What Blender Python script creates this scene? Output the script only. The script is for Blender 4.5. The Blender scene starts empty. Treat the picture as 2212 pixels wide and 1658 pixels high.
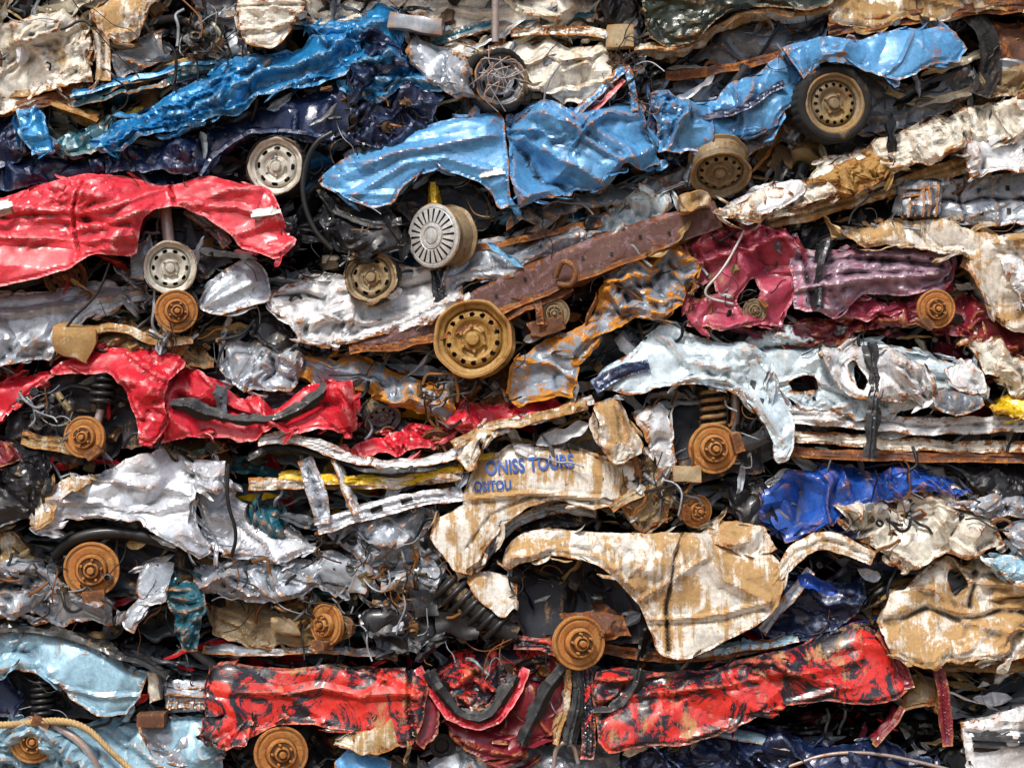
import bpy, math, random, bmesh
import numpy as np
from mathutils import Vector, Matrix
from mathutils.geometry import delaunay_2d_cdt
random.seed(7); rng=np.random.default_rng(7)
S=0.0032; ZC=3.2
def W(px,py,y=0.0): return ((px-1106)*S, y, (829-py)*S+ZC)
sc=bpy.context.scene
sc.view_settings.view_transform='Standard'; sc.view_settings.look='None'; sc.view_settings.exposure=0
# ---------------------------------------------------------------- noise
def h2(i,j,s):
    i=i.astype(np.int64); j=j.astype(np.int64)
    n=(i*374761393+j*668265263+s*974634777)&0xffffffff
    n=((n^(n>>13))*1274126177)&0xffffffff
    n=((n^(n>>16))*2246822519)&0xffffffff
    return ((n^(n>>15))&0xffffff)/float(0xffffff)
def vn(x,y,s):
    i=np.floor(x); j=np.floor(y); u=x-i; v=y-j
    u=u*u*(3-2*u); v=v*v*(3-2*v)
    return (h2(i,j,s)*(1-u)+h2(i+1,j,s)*u)*(1-v)+(h2(i,j+1,s)*(1-u)+h2(i+1,j+1,s)*u)*v
def facet(x,y,s):
    k=(x+y)*0.3660254; a=x+k; b=y+k
    i=np.floor(a); j=np.floor(b); u=a-i; v=b-j
    v0=h2(i,j,s); v3=h2(i+1,j+1,s)
    return np.where(u>v, v0*(1-u)+h2(i+1,j,s)*(u-v)+v3*v, v0*(1-v)+h2(i,j+1,s)*(v-u)+v3*u)
def crumple(px,py,s,cell,k,ang,an):
    c,sn=math.cos(ang),math.sin(ang)
    x=(px*c+py*sn)/cell; y=(-px*sn+py*c)/cell*an
    wx=x+.45*(vn(x*.6,y*.6,s+1)-.5); wy=y+.45*(vn(x*.6+7,y*.6,s+2)-.5)
    x2=wx*.45-wy*.89; y2=wx*.89+wy*.45
    m=np.clip(2.6*(vn(x*.8,y*.7,s+9)-.36),.0,1.15)
    f=1.15*(facet(wx*.85,wy*.85,s)*2-1)
    g1=np.abs(facet(x2*1.15,y2*1.15,s+5)*2-1)
    f=f+(.3+.5*m)*g1
    f=np.maximum(f,facet(y2*1.3+3,x2*1.1,s+12)*1.9-1.25)      # creases where two sheets of folds meet
    r=1-np.abs(2*facet(x2*.7+9,wy*.7,s+6)-1)
    f=f+.45*np.clip((r-.84)/.16,0,1)-.4*np.clip((.18-r)/.18,0,1)
    f=f+m*.42*np.abs(facet(wx*2.9+y2*.5,wy*2.3,s+7)*2-1)
    f=f+m*m*.15*np.abs(facet(x2*6,y2*6,s+8)*2-1)
    return cell*k*f*(.72+.45*m)
def slope(x,y): return -.42*max(0,min(1,(950-y)/700.)) if x>500 else -.2*max(0,min(1,(700-y)/500.))
# ---------------------------------------------------------------- colour / materials
def hx(h):
    h=h.lstrip('#'); r=[int(h[i:i+2],16)/255 for i in (0,2,4)]
    return tuple((c/12.92 if c<=.04045 else ((c+.055)/1.055)**2.4) for c in r)+(1,)
mats={}
class NT:
    def __init__(s,m):
        m.use_nodes=True; s.t=m.node_tree; s.n=s.t.nodes; s.l=s.t.links
        s.b=s.n['Principled BSDF']
    def node(s,t,**k):
        n=s.n.new(t)
        for a,v in k.items(): setattr(n,a,v)
        return n
    def set(s,inp,v):
        if isinstance(v,bpy.types.NodeSocket): s.l.new(v,inp)
        else: inp.default_value=v
    def noise(s,co,scale,detail=6,rough=.6,dist=0):
        n=s.node('ShaderNodeTexNoise'); s.l.new(co,n.inputs['Vector'])
        n.inputs['Scale'].default_value=scale; n.inputs['Detail'].default_value=detail
        n.inputs['Roughness'].default_value=rough; n.inputs['Distortion'].default_value=dist
        return n.outputs[0]
    def mr(s,v,a,b,c=0.,d=1.):
        n=s.node('ShaderNodeMapRange'); s.set(n.inputs[0],v)
        for i,q in enumerate((a,b,c,d)): n.inputs[i+1].default_value=q
        return n.outputs[0]
    def mix(s,f,a,b,mode='MIX'):
        n=s.node('ShaderNodeMixRGB',blend_type=mode); s.set(n.inputs[0],f); s.set(n.inputs[1],a); s.set(n.inputs[2],b)
        return n.outputs[0]
    def math(s,op,a,b=0.,cl=False):
        n=s.node('ShaderNodeMath',operation=op,use_clamp=cl); s.set(n.inputs[0],a); s.set(n.inputs[1],b)
        return n.outputs[0]
mc=[0]
def paint(name,base,mud='#ae9064',mudA=.3,rust=.25,chip=.2,chipc='#d5d8d7',rough=.36,metal=.1,cs=1.0,edge='#b07a42',rustc='#82441a',up=.3,attr=False,streak=.45,bump=.2,pe=.6,coat=.22,ms_=1.):
    mc[0]+=1; k=mc[0]
    m=bpy.data.materials.new(name); t=NT(m)
    tc=t.node('ShaderNodeTexCoord').outputs['Object']
    mp=t.node('ShaderNodeMapping'); t.l.new(tc,mp.inputs[0]); mp.inputs['Location'].default_value=(k*3.1,k*1.7,k*2.3)
    co=mp.outputs[0]
    ms=t.node('ShaderNodeMapping'); t.l.new(co,ms.inputs[0]); ms.inputs['Scale'].default_value=(13,3,1.0)
    if attr:
        a=t.node('ShaderNodeAttribute'); a.attribute_name='Col'; b0=a.outputs['Color']
    else: b0=hx(base)
    ea=t.node('ShaderNodeAttribute'); ea.attribute_name='edge'; E=ea.outputs['Fac']
    geo=t.node('ShaderNodeNewGeometry'); pt=geo.outputs['Pointiness']
    sx=t.node('ShaderNodeSeparateXYZ'); t.l.new(geo.outputs['Normal'],sx.inputs[0]); nz=sx.outputs[2]
    nf=t.noise(co,40,5,.8)
    nm=t.noise(co,3.4*ms_,9,.76,.4)
    nr=t.noise(co,8.5,9,.78,.8)
    nst=t.math('SUBTRACT',t.noise(ms.outputs[0],1.0,5,.72),.5)
    c=t.mix(1.,b0,t.mix(t.mr(nf,.3,.7),(.65,.65,.65,1),(1.18,1.18,1.18,1)),'MULTIPLY')
    c=t.mix(1.,c,t.mix(t.mr(nr,.35,.65),(1.15,1.12,1.1,1),(.72,.74,.78,1)),'MULTIPLY')
    nchip=t.noise(co,10*cs,9,.8,1.4)
    lo=.74-.46*chip
    vc=t.math('ADD',nchip,t.math('MULTIPLY',E,.1))
    c=t.mix(t.mr(vc,lo,lo+.02),c,hx(chipc))
    gr=t.mr(t.math('ADD',t.math('ADD',nm,t.math('MULTIPLY',nst,.5)),t.math('MULTIPLY',nf,.25)),.62,.8,0,.55)
    c=t.mix(gr,c,t.mix(.5,c,(.055,.045,.035,1)))
    v=t.math('ADD',nm,t.math('MULTIPLY',nst,streak))
    v=t.math('ADD',v,t.math('MULTIPLY',nz,up*.22))
    lo=.77-.5*mudA
    mk=t.mr(v,lo,lo+.08,0,.95)
    mcol=t.mix(t.mr(nf,.35,.65),hx(mud),t.mix(.5,hx(mud),(.08,.05,.03,1)))
    mcol=t.mix(t.mr(nchip,.5,.6,0,.5),mcol,t.mix(.5,hx(mud),(.1,.06,.03,1)))
    c=t.mix(mk,c,mcol)
    lo=.77-.45*rust
    vr=t.math('ADD',nr,t.math('MULTIPLY',E,.12))
    vr=t.math('ADD',vr,t.math('MULTIPLY',nst,.22))
    if pe: vr=t.math('ADD',vr,t.mr(pt,.51,.58,0,.13*pe))
    rk=t.mr(vr,lo,lo+.04)
    rc=t.mix(t.mr(nf,.35,.65),hx(rustc),t.mix(.65,hx(rustc),(.03,.015,.01,1)))
    rc=t.mix(t.mr(nchip,.5,.6,0,.75),rc,hx('#c08038'))
    c=t.mix(rk,c,rc)
    if pe:
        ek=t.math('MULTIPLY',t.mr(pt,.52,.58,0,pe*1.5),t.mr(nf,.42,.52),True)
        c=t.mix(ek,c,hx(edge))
        c=t.mix(t.mr(pt,.49,.43,0,.85),c,(.016,.012,.01,1))  # concave creases darkened in the colour: grime plus painted shade for local contrast
    t.l.new(c,t.b.inputs['Base Color'])
    mx=t.math('MAXIMUM',mk,rk)
    ro=t.math('ADD',t.math('MULTIPLY',mx,.88-rough),rough,True)
    ro=t.math('ADD',ro,t.math('MULTIPLY',t.math('SUBTRACT',nf,.5),.4),True)
    t.l.new(ro,t.b.inputs['Roughness'])
    inv=t.math('SUBTRACT',1.,mx)
    t.l.new(t.math('MULTIPLY',inv,metal),t.b.inputs['Metallic'])
    t.b.inputs['Specular IOR Level'].default_value=.45
    if coat:
        t.l.new(t.math('MULTIPLY',inv,coat),t.b.inputs['Coat Weight']); t.b.inputs['Coat Roughness'].default_value=.15
    bp=t.node('ShaderNodeBump'); bp.inputs['Strength'].default_value=bump; bp.inputs['Distance'].default_value=.012
    t.l.new(t.math('ADD',t.math('ADD',nf,t.math('MULTIPLY',nr,1.0)),t.math('MULTIPLY',mx,.3)),bp.inputs['Height']); t.l.new(bp.outputs[0],t.b.inputs['Normal'])
    mats[name]=m; return m
P=paint
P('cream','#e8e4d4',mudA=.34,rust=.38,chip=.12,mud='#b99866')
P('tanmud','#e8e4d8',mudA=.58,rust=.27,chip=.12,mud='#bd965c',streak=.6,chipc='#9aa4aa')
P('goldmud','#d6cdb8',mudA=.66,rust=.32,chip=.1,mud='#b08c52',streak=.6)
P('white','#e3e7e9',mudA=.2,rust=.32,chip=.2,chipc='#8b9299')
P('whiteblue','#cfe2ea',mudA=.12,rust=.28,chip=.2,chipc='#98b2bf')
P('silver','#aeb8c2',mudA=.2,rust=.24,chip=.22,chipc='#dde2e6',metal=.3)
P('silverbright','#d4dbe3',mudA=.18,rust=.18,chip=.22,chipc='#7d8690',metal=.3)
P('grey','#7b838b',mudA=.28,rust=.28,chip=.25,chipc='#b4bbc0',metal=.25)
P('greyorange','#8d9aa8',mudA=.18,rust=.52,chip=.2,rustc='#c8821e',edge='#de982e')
P('blue','#2284c2',mudA=.08,rust=.15,chip=.22,chipc='#8cc0de',metal=.25,rough=.26,edge='#a4cbe0')  # brighter tone puts light into the lit strip of the blue metallic car
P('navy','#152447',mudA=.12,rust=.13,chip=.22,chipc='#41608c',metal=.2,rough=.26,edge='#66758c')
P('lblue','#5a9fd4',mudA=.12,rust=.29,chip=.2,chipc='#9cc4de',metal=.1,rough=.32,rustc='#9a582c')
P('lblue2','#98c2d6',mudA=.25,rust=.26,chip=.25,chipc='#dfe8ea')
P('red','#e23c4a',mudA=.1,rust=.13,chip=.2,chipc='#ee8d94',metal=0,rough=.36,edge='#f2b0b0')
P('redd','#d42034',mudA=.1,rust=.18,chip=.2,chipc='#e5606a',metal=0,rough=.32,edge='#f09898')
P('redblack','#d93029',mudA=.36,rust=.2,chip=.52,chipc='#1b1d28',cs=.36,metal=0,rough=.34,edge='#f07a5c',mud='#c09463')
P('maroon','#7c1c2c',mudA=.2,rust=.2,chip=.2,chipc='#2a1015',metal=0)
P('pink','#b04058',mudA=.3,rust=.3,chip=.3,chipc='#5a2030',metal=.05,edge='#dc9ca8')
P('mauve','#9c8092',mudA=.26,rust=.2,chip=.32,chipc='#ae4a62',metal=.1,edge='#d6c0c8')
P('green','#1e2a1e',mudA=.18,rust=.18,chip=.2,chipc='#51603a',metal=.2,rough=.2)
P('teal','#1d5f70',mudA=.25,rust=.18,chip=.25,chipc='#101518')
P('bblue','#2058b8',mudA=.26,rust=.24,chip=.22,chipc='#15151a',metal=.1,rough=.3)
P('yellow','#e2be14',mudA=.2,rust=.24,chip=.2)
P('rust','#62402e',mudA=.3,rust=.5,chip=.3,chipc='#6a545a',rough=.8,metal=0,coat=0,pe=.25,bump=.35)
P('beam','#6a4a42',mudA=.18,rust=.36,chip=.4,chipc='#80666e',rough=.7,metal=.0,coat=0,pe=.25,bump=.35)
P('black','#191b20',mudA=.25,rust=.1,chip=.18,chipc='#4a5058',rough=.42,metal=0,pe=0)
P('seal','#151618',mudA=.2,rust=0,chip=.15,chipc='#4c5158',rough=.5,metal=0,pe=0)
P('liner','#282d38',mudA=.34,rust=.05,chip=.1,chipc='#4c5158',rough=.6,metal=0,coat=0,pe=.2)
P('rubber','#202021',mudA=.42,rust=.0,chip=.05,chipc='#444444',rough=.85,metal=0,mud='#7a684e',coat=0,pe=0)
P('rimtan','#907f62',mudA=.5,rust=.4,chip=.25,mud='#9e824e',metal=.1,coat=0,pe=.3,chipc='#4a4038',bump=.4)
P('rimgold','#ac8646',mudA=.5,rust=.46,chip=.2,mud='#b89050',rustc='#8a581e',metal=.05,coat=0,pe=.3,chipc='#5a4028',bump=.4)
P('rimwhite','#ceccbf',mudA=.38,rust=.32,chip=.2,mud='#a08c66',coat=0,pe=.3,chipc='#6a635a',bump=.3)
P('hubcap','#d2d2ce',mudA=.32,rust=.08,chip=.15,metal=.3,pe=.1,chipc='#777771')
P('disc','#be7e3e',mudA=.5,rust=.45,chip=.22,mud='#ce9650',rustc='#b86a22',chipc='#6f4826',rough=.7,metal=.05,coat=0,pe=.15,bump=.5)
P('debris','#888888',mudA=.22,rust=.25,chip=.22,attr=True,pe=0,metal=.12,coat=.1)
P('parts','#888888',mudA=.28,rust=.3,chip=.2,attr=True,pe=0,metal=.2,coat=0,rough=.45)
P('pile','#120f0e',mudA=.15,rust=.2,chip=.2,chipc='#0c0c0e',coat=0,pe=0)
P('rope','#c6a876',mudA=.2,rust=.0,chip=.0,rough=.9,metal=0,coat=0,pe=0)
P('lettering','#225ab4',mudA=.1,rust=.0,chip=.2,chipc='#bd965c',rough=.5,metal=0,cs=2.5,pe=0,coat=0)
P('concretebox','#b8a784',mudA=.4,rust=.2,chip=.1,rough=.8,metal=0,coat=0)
# ---------------------------------------------------------------- mesh helpers
cur=[None]; seedc=[10]
def grp(name,px=None,py=None):
    e=bpy.data.objects.new(name,None); sc.collection.objects.link(e)
    e.empty_display_size=.2
    if px is not None: e.location=W(px,py,0)
    cur[0]=e; return e
def link(o):
    sc.collection.objects.link(o)
    e=cur[0]
    if e is not None:
        o.parent=e; o.matrix_parent_inverse=Matrix.Translation(-e.location)
def mk(name,V,F,mat,cols=None,M=None,smooth=True,sharp=28,edge=None):
    me=bpy.data.meshes.new(name)
    me.from_pydata(np.asarray(V,float).tolist(),[],F if isinstance(F,list) else F.tolist())
    if cols is not None:
        a=me.color_attributes.new('Col','FLOAT_COLOR','POINT'); a.data.foreach_set('color',np.asarray(cols,np.float32).ravel())
    if edge is not None:
        a=me.attributes.new('edge','FLOAT','POINT'); a.data.foreach_set('value',np.asarray(edge,np.float32))
    me.materials.append(mats[mat]); me.update()
    me.polygons.foreach_set('use_smooth',np.full(len(me.polygons),bool(smooth)))
    if smooth and sharp: me.set_sharp_from_angle(angle=math.radians(sharp))
    o=bpy.data.objects.new(name,me)
    link(o)
    if M is not None: o.matrix_basis=M
    return o
class Bd:
    def __init__(s): s.V=[];s.F=[];s.C=[];s.n=0
    def add(s,V,F,c):
        s.V.append(V); s.F+=(np.asarray(F)+s.n).tolist(); s.C.append(np.tile(c,(len(V),1))); s.n+=len(V)
    def out(s,name,mat='debris',smooth=True,sharp=18,cols=True):
        return mk(name,np.concatenate(s.V),s.F,mat,np.concatenate(s.C) if cols else None,smooth=smooth,sharp=sharp,edge=None if cols else np.full(s.n,.6))
def toW(X,Y,Z): return np.stack([(X-1106)*S,Z,(829-Y)*S+ZC],1)
def tri(t): return 2*np.abs(2*(t-np.floor(t+.5)))-1
def ribbon(B,x,y,a,L,Wd,dep,col,sd,phs=.9):
    n=max(6,int(L/6)); m=max(4,int(Wd/5)+1); R=random.Random(sd)
    t=np.linspace(-.5,.5,n); u=np.linspace(-.5,.5,m)
    bend=R.uniform(-.7,.7); aa=a+bend*t+(facet(t*L/90+2,t*0+7,sd+9)-.5)*.6; dx=np.cos(aa)*L/n; dy=np.sin(aa)*L/n
    cx=x+np.cumsum(dx)-dx.sum()/2; cy=y+np.cumsum(dy)-dy.sum()/2
    ph=R.uniform(-phs,phs)+1.3*(facet(t*L/80.,t*0+3,sd+1)-.5)
    T,U=np.meshgrid(t,u,indexing='ij'); PH=ph[:,None]
    ux=-np.sin(aa)[:,None]*np.cos(PH); uy=np.cos(aa)[:,None]*np.cos(PH); uz=np.sin(PH)
    taper=np.clip(np.minimum(t+.5,.5-t)*5+.15,0,1)[:,None]
    wv=Wd*(1+.8*(facet(t*L/30.+9,t*0,sd+2)-.5))[:,None]*taper
    X=cx[:,None]+ux*U*wv; Y=cy[:,None]+uy*U*wv
    Zp=uz*U*wv + Wd*.22*tri(U*R.choice((.7,1.1,1.6))+R.random())
    X=X.ravel();Y=Y.ravel();Zp=Zp.ravel()+crumple(X,Y,sd,max(40,Wd*1.1),.24,R.uniform(0,3),1.4)
    X=X+6*(facet(X/18,Y/18,sd+5)-.5); Y=Y+6*(facet(X/18,Y/18,sd+6)-.5)
    i=np.arange(n-1)[:,None]*m; j=np.arange(m-1)[None]
    F=np.stack([i+j,i+j+1,i+m+j+1,i+m+j],2).reshape(-1,4)
    B.add(toW(X,Y,dep+Zp*S),F,col)
def resample(P,g,closed=True):
    P=np.asarray(P,float); out=[]; n=len(P)
    for i in range(n if closed else n-1):
        a=P[i]; b=P[(i+1)%n]; m=max(1,int(np.hypot(*(b-a))/g))
        for t in range(m): out.append(a+(b-a)*t/m)
    if not closed: out.append(P[-1])
    return np.array(out)
def rnd(P,it=1):
    P=np.asarray(P,float)
    for _ in range(it):
        Q=np.roll(P,-1,0); P=np.stack([P*.82+Q*.18,P*.18+Q*.82],1).reshape(-1,2)
    return P
def segd(x,y,A,B):
    d=np.full(x.shape,1e4)
    for s in range(0,len(A),64):
        a=A[s:s+64]; b=B[s:s+64]; ab=b-a; L=(ab**2).sum(1)+1e-9
        dx=x[:,None]-a[:,0]; dy=y[:,None]-a[:,1]
        t=np.clip((dx*ab[:,0]+dy*ab[:,1])/L,0,1)
        d=np.minimum(d,np.sqrt(((dx-t*ab[:,0])**2+(dy-t*ab[:,1])**2).min(1)))
    return d
def segdist(x,y,O,closed=True):
    return segd(x,y,O,np.roll(O,-1,0)) if closed else segd(x,y,O[:-1],O[1:])
def inside(x,y,O):
    r=np.zeros(x.shape,bool); n=len(O); j=n-1
    for i in range(n):
        xi,yi=O[i]; xj,yj=O[j]
        if yi!=yj:
            c=((yi>y)!=(yj>y))&(x<(xj-xi)*(y-yi)/(yj-yi)+xi); r^=c
        j=i
    return r
def panel(name,out,mat,y=0.,k=.3,cell=75,bulge=18,bw=15,jag=4.5,skirt=.55,creases=(),g=5.,ang=None,an=1.35,holes=(),low=14,lat=.45,rd=None,tilt=.16,flaps=None):
    seedc[0]+=17; sd=seedc[0]
    R=random.Random(sd)
    if rd is None: rd=1 if jag<=2 else 0
    base=rnd(out,rd) if rd else np.asarray(out,float)
    cx0,cy0=base.mean(0)
    if ang is None: ang=slope(cx0,cy0)+R.uniform(-.6,.6) if R.random()<.6 else R.uniform(0,3.1)
    if cell<80: cell*=1.3
    O=resample(base,g)
    O=O+jag*np.stack([facet(O[:,0]/34,O[:,1]/34,sd)*2-1+.5*(facet(O[:,0]/11,O[:,1]/11,sd+3)*2-1),facet(O[:,0]/34,O[:,1]/34,sd+1)*2-1+.5*(facet(O[:,0]/11,O[:,1]/11,sd+4)*2-1)],1)
    HS=[resample(rnd(h,1),g) for h in holes]
    x0,y0=O.min(0); x1,y1=O.max(0); ym=(y0+y1)/2
    gx,gy=np.meshgrid(np.arange(x0,x1,g),np.arange(y0,y1,g*.87)); gx=gx+((np.arange(gx.shape[0])%2)*g*.5)[:,None]
    gx=gx.ravel()+rng.uniform(-.15,.15,gx.size)*g; gy=gy.ravel()+rng.uniform(-.15,.15,gy.size)*g
    m=inside(gx,gy,O)
    for h in HS: m&=~inside(gx,gy,h)
    gx=gx[m]; gy=gy[m]
    allb=[O]+HS
    dd=segdist(gx,gy,O)
    for h in HS: dd=np.minimum(dd,segdist(gx,gy,h))
    m=dd>g*.5; gx=gx[m]; gy=gy[m]
    pts=[]; edges=[]
    for b in allb:
        s=len(pts); n=len(b); pts+=[Vector((float(p[0]),float(p[1]))) for p in b]; edges+=[(s+i,s+(i+1)%n) for i in range(n)]
    pts+=[Vector((float(a),float(b))) for a,b in zip(gx,gy)]
    r=delaunay_2d_cdt(pts,edges,[],0,1e-4)
    V=np.array([(v[0],v[1]) for v in r[0]]); T=np.array([f for f in r[2] if len(f)==3])
    cen=V[T].mean(1); m=inside(cen[:,0],cen[:,1],O)
    for h in HS: m&=~inside(cen[:,0],cen[:,1],h)
    T=T[m]
    A=base; Bn=np.roll(base,-1,0); area=((A[:,0]*Bn[:,1])-(Bn[:,0]*A[:,1])).sum(); dv=Bn-A
    ny=(-dv[:,0] if area>0 else dv[:,0]); L=np.hypot(dv[:,0],dv[:,1])+1e-9; upm=(ny/L)<-.35
    if not upm.any(): upm[:]=True
    UA,UB=A[upm],Bn[upm]
    def dist(x,yy):
        d=segdist(x,yy,O)
        for h in HS: d=np.minimum(d,segdist(x,yy,h))
        return d
    def H(x,yy,d=None):
        if d is None: d=dist(x,yy)
        du=segd(x,yy,UA,UB)
        h_=crumple(x,yy,sd,cell,k,ang,an)*np.clip(.6+d/30,0,1)+bulge*(1.-np.exp(-du/bw))+np.clip((yy-ym)*tilt,-22,22)
        h_=h_-3.5*np.clip(1-d/9,0,1)+4.5*np.clip(1-d/4,0,1)
        h_=h_+low*2*(vn(x/170.,yy/120.,sd+11)-.5)
        for c in creases:
            pl=np.array(c[0],float); ds=segdist(x,yy,pl,False); h_=h_+c[1]*np.clip(1-ds/c[2],0,1)
        return h_
    dV=dist(V[:,0],V[:,1]); h=H(V[:,0],V[:,1],dV)
    la=lat*cell*k
    dx=la*(facet(V[:,0]/cell*1.5,V[:,1]/cell*1.5,sd+21)*2-1); dy=la*(facet(V[:,0]/cell*1.5,V[:,1]/cell*1.5,sd+22)*2-1)
    X=V[:,0]+dx; Y=V[:,1]+dy
    P3=np.stack([(X-1106)*S,y-h*S,(829-Y)*S+ZC],1); ed=np.exp(-dV/10.)
    a=V[T[:,0]];b=V[T[:,1]];c=V[T[:,2]]
    ar=(b[:,0]-a[:,0])*(c[:,1]-a[:,1])-(b[:,1]-a[:,1])*(c[:,0]-a[:,0])
    fl=ar>0; T[fl]=T[fl][:,::-1]
    F=T.tolist()
    if skirt>0:
        ec={}
        for t in F:
            for q in range(3): ec[(t[q],t[(q+1)%3])]=1
        be=[e for e in ec if (e[1],e[0]) not in ec]
        bv=sorted({i for e in be for i in e}); idx={v:i for i,v in enumerate(bv)}
        nrm=np.zeros((len(bv),2))
        for (u,v) in be:
            d=V[v]-V[u]; n=np.array([d[1],-d[0]]); n/=np.hypot(*n)+1e-9
            nrm[idx[u]]+=n; nrm[idx[v]]+=n
        nrm/=np.linalg.norm(nrm,axis=1)[:,None]+1e-9
        bvA=np.array(bv); Bx=V[bvA,0]; By=V[bvA,1]
        if inside(Bx+nrm[:,0]*2,By+nrm[:,1]*2,O).mean()>.5: nrm=-nrm
        upw=np.clip(-nrm[:,1]*1.6,0,1)
        prev=bvA; K=8; n0=len(P3); rings=[]
        sw=skirt/S
        deps=[1.4,4]+[sw*((q-2)/(K-2))**1.4+4 for q in range(3,K+1)]
        for q in range(1,K+1):
            ns=(facet(Bx/30+q*.45,By/30+q*.3,sd+40)*2-1)*9*min(1,max(0,q-2)/2.)
            o_low=-[0.3,8,11,12,13,14,15,16][q-1]; o_up=-[.3,.6,3,6,9,12,15,18][q-1]
            off=o_low*(1-upw)+o_up*upw+ns
            xx=P3[bvA,0]+nrm[:,0]*off*S; zz=P3[bvA,2]-nrm[:,1]*off*S
            rings.append(np.stack([xx,P3[bvA,1]+deps[q-1]*S,zz],1))
            ids=n0+(q-1)*len(bv)+np.arange(len(bv))
            for (u,v) in be: F.append([int(prev[idx[v]]),int(prev[idx[u]]),int(ids[idx[u]]),int(ids[idx[v]])])
            prev=ids
        P3=np.concatenate([P3]+rings); ed=np.concatenate([ed]+[np.full(len(bv),1. if q==0 else .3) for q in range(K)])
    mk(name,P3,F,mat,edge=ed,sharp=15)
    per=len(O)*g
    nfl=int(per/(60 if jag>2 else 130)) if flaps is None else flaps
    if skirt>=.4 and nfl:
        B=Bd()
        for q in range(nfl):
            i=R.randrange(len(O)); p=O[i]; tg=O[(i+3)%len(O)]-O[i-3]; a=math.atan2(tg[1],tg[0])+R.gauss(0,.35)
            hh=float(H(np.array([p[0]]),np.array([p[1]]))[0])
            ribbon(B,p[0]+R.uniform(-5,5),p[1]+R.uniform(-4,4),a,R.uniform(24,90),R.uniform(6,22),y-(hh+3)*S,(1,1,1,1),sd*31+q,phs=1.3)
        B.out(name+'_torn_edges',mat,cols=False)
    return lambda x,yy:(y-H(np.asarray(x,float),np.asarray(yy,float))*S)
def smoothline(pts,it=2):
    P=np.asarray(pts,float)
    for _ in range(it):
        Q=[P[0]]
        for a,b in zip(P[:-1],P[1:]): Q+=[a*.75+b*.25,a*.25+b*.75]
        Q.append(P[-1]); P=np.array(Q)
    return P
def strip(name,pts,w,mat,**kw):
    P=resample(smoothline(pts,1),12,False); d=np.gradient(P,axis=0); d/=np.linalg.norm(d,axis=1)[:,None]+1e-9
    n=np.stack([-d[:,1],d[:,0]],1)
    ww=np.interp(np.linspace(0,1,len(P)),np.linspace(0,1,len(w)),w) if hasattr(w,'__len__') else np.full(len(P),float(w))
    out=np.concatenate([P+n*ww[:,None]/2,(P-n*ww[:,None]/2)[::-1]]); wm=float(ww.mean())
    kw.setdefault('skirt',.12); kw.setdefault('bulge',5); kw.setdefault('bw',4); kw.setdefault('cell',60); kw.setdefault('k',.16); kw.setdefault('low',8); kw.setdefault('jag',1.8)
    kw.setdefault('g',4.5); kw.setdefault('lat',.3)
    if wm>18: kw.setdefault('creases',[(P[::4].tolist(),-wm*.22,wm*.2)])
    return panel(name,out,mat,rd=0,**kw)
def sweep(P,r,n=8):
    P=np.asarray(P,float); d=np.gradient(P,axis=0); d/=np.linalg.norm(d,axis=1)[:,None]+1e-9
    up=np.array([.13,-.97,.2]); a=np.cross(d,up); a/=np.linalg.norm(a,axis=1)[:,None]+1e-9; b=np.cross(d,a)
    r=np.full(len(P),r) if np.isscalar(r) else r
    th=np.linspace(0,2*math.pi,n,endpoint=False)
    V=(P[:,None]+r[:,None,None]*(a[:,None]*np.cos(th)[None,:,None]+b[:,None]*np.sin(th)[None,:,None])).reshape(-1,3)
    i=np.arange(len(P)-1)[:,None]*n; j=np.arange(n)[None]; j2=(j+1)%n
    F=np.stack([i+j,i+j2,i+n+j2,i+n+j],2).reshape(-1,4)
    return V,F
def hose(name,pts,r,mat='rubber'):
    P=np.array([W(*p) for p in pts]); P=smoothline(P,3); V,F=sweep(P,r*S,8); mk(name,V,F,mat,sharp=0)
def spring(name,px,py,y,R,H,turns,r,mat='black',tilt=0):
    t=np.linspace(0,1,turns*16); a=t*turns*2*math.pi
    x=R*np.cos(a); yy=R*np.sin(a); z=(t-.5)*H
    xr=x*math.cos(tilt)+z*math.sin(tilt); zr=-x*math.sin(tilt)+z*math.cos(tilt)
    c=W(px,py,y); P=np.stack([c[0]+xr*S,c[1]+yy*S,c[2]+zr*S],1)
    V,F=sweep(P,r*S,7); mk(name,V,F,mat,sharp=0)
    q=np.linspace(-.6,.6,4); P=np.stack([c[0]+q*H*math.sin(tilt)*S,np.full(4,c[1]),c[2]+q*H*math.cos(tilt)*S],1)
    V,F=sweep(P,R*.42*S,12); mk(name+'_strut',V,F,'rubber',sharp=0)
def lathe(prof,n=64,hole=None,sub=1):
    pr=np.array(prof,float)
    if sub>1:
        pr=np.array([pr[i]+(pr[i+1]-pr[i])*t/sub for i in range(len(pr)-1) for t in range(sub)]+[pr[-1]])
    th=np.linspace(0,2*math.pi,n,endpoint=False)
    V=np.stack([pr[:,0,None]*np.cos(th),-pr[:,1,None]*np.ones(n),pr[:,0,None]*np.sin(th)],2).reshape(-1,3)
    F=[]
    for i in range(len(pr)-1):
        rm=(pr[i,0]+pr[i+1,0])/2
        for j in range(n):
            if hole is not None and hole(rm,(j+.5)/n): continue
            F.append([i*n+j,i*n+(j+1)%n,(i+1)*n+(j+1)%n,(i+1)*n+j])
    return V,F
def cyl(r,a0,a1,cx=0,cz=0,n=12):
    V,F=lathe([(r*.9,a0),(r,a0),(r,a1-r*.2),(r*.8,a1),(0.001,a1)],n); V=V+np.array([cx,0,cz]); return V,F
def join(parts):
    Vs=[];Fs=[];o=0
    for V,F in parts:
        Vs.append(V); Fs+=[[int(i)+o for i in f] for f in (F if isinstance(F,list) else F.tolist())]; o+=len(V)
    return np.concatenate(Vs),Fs
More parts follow.
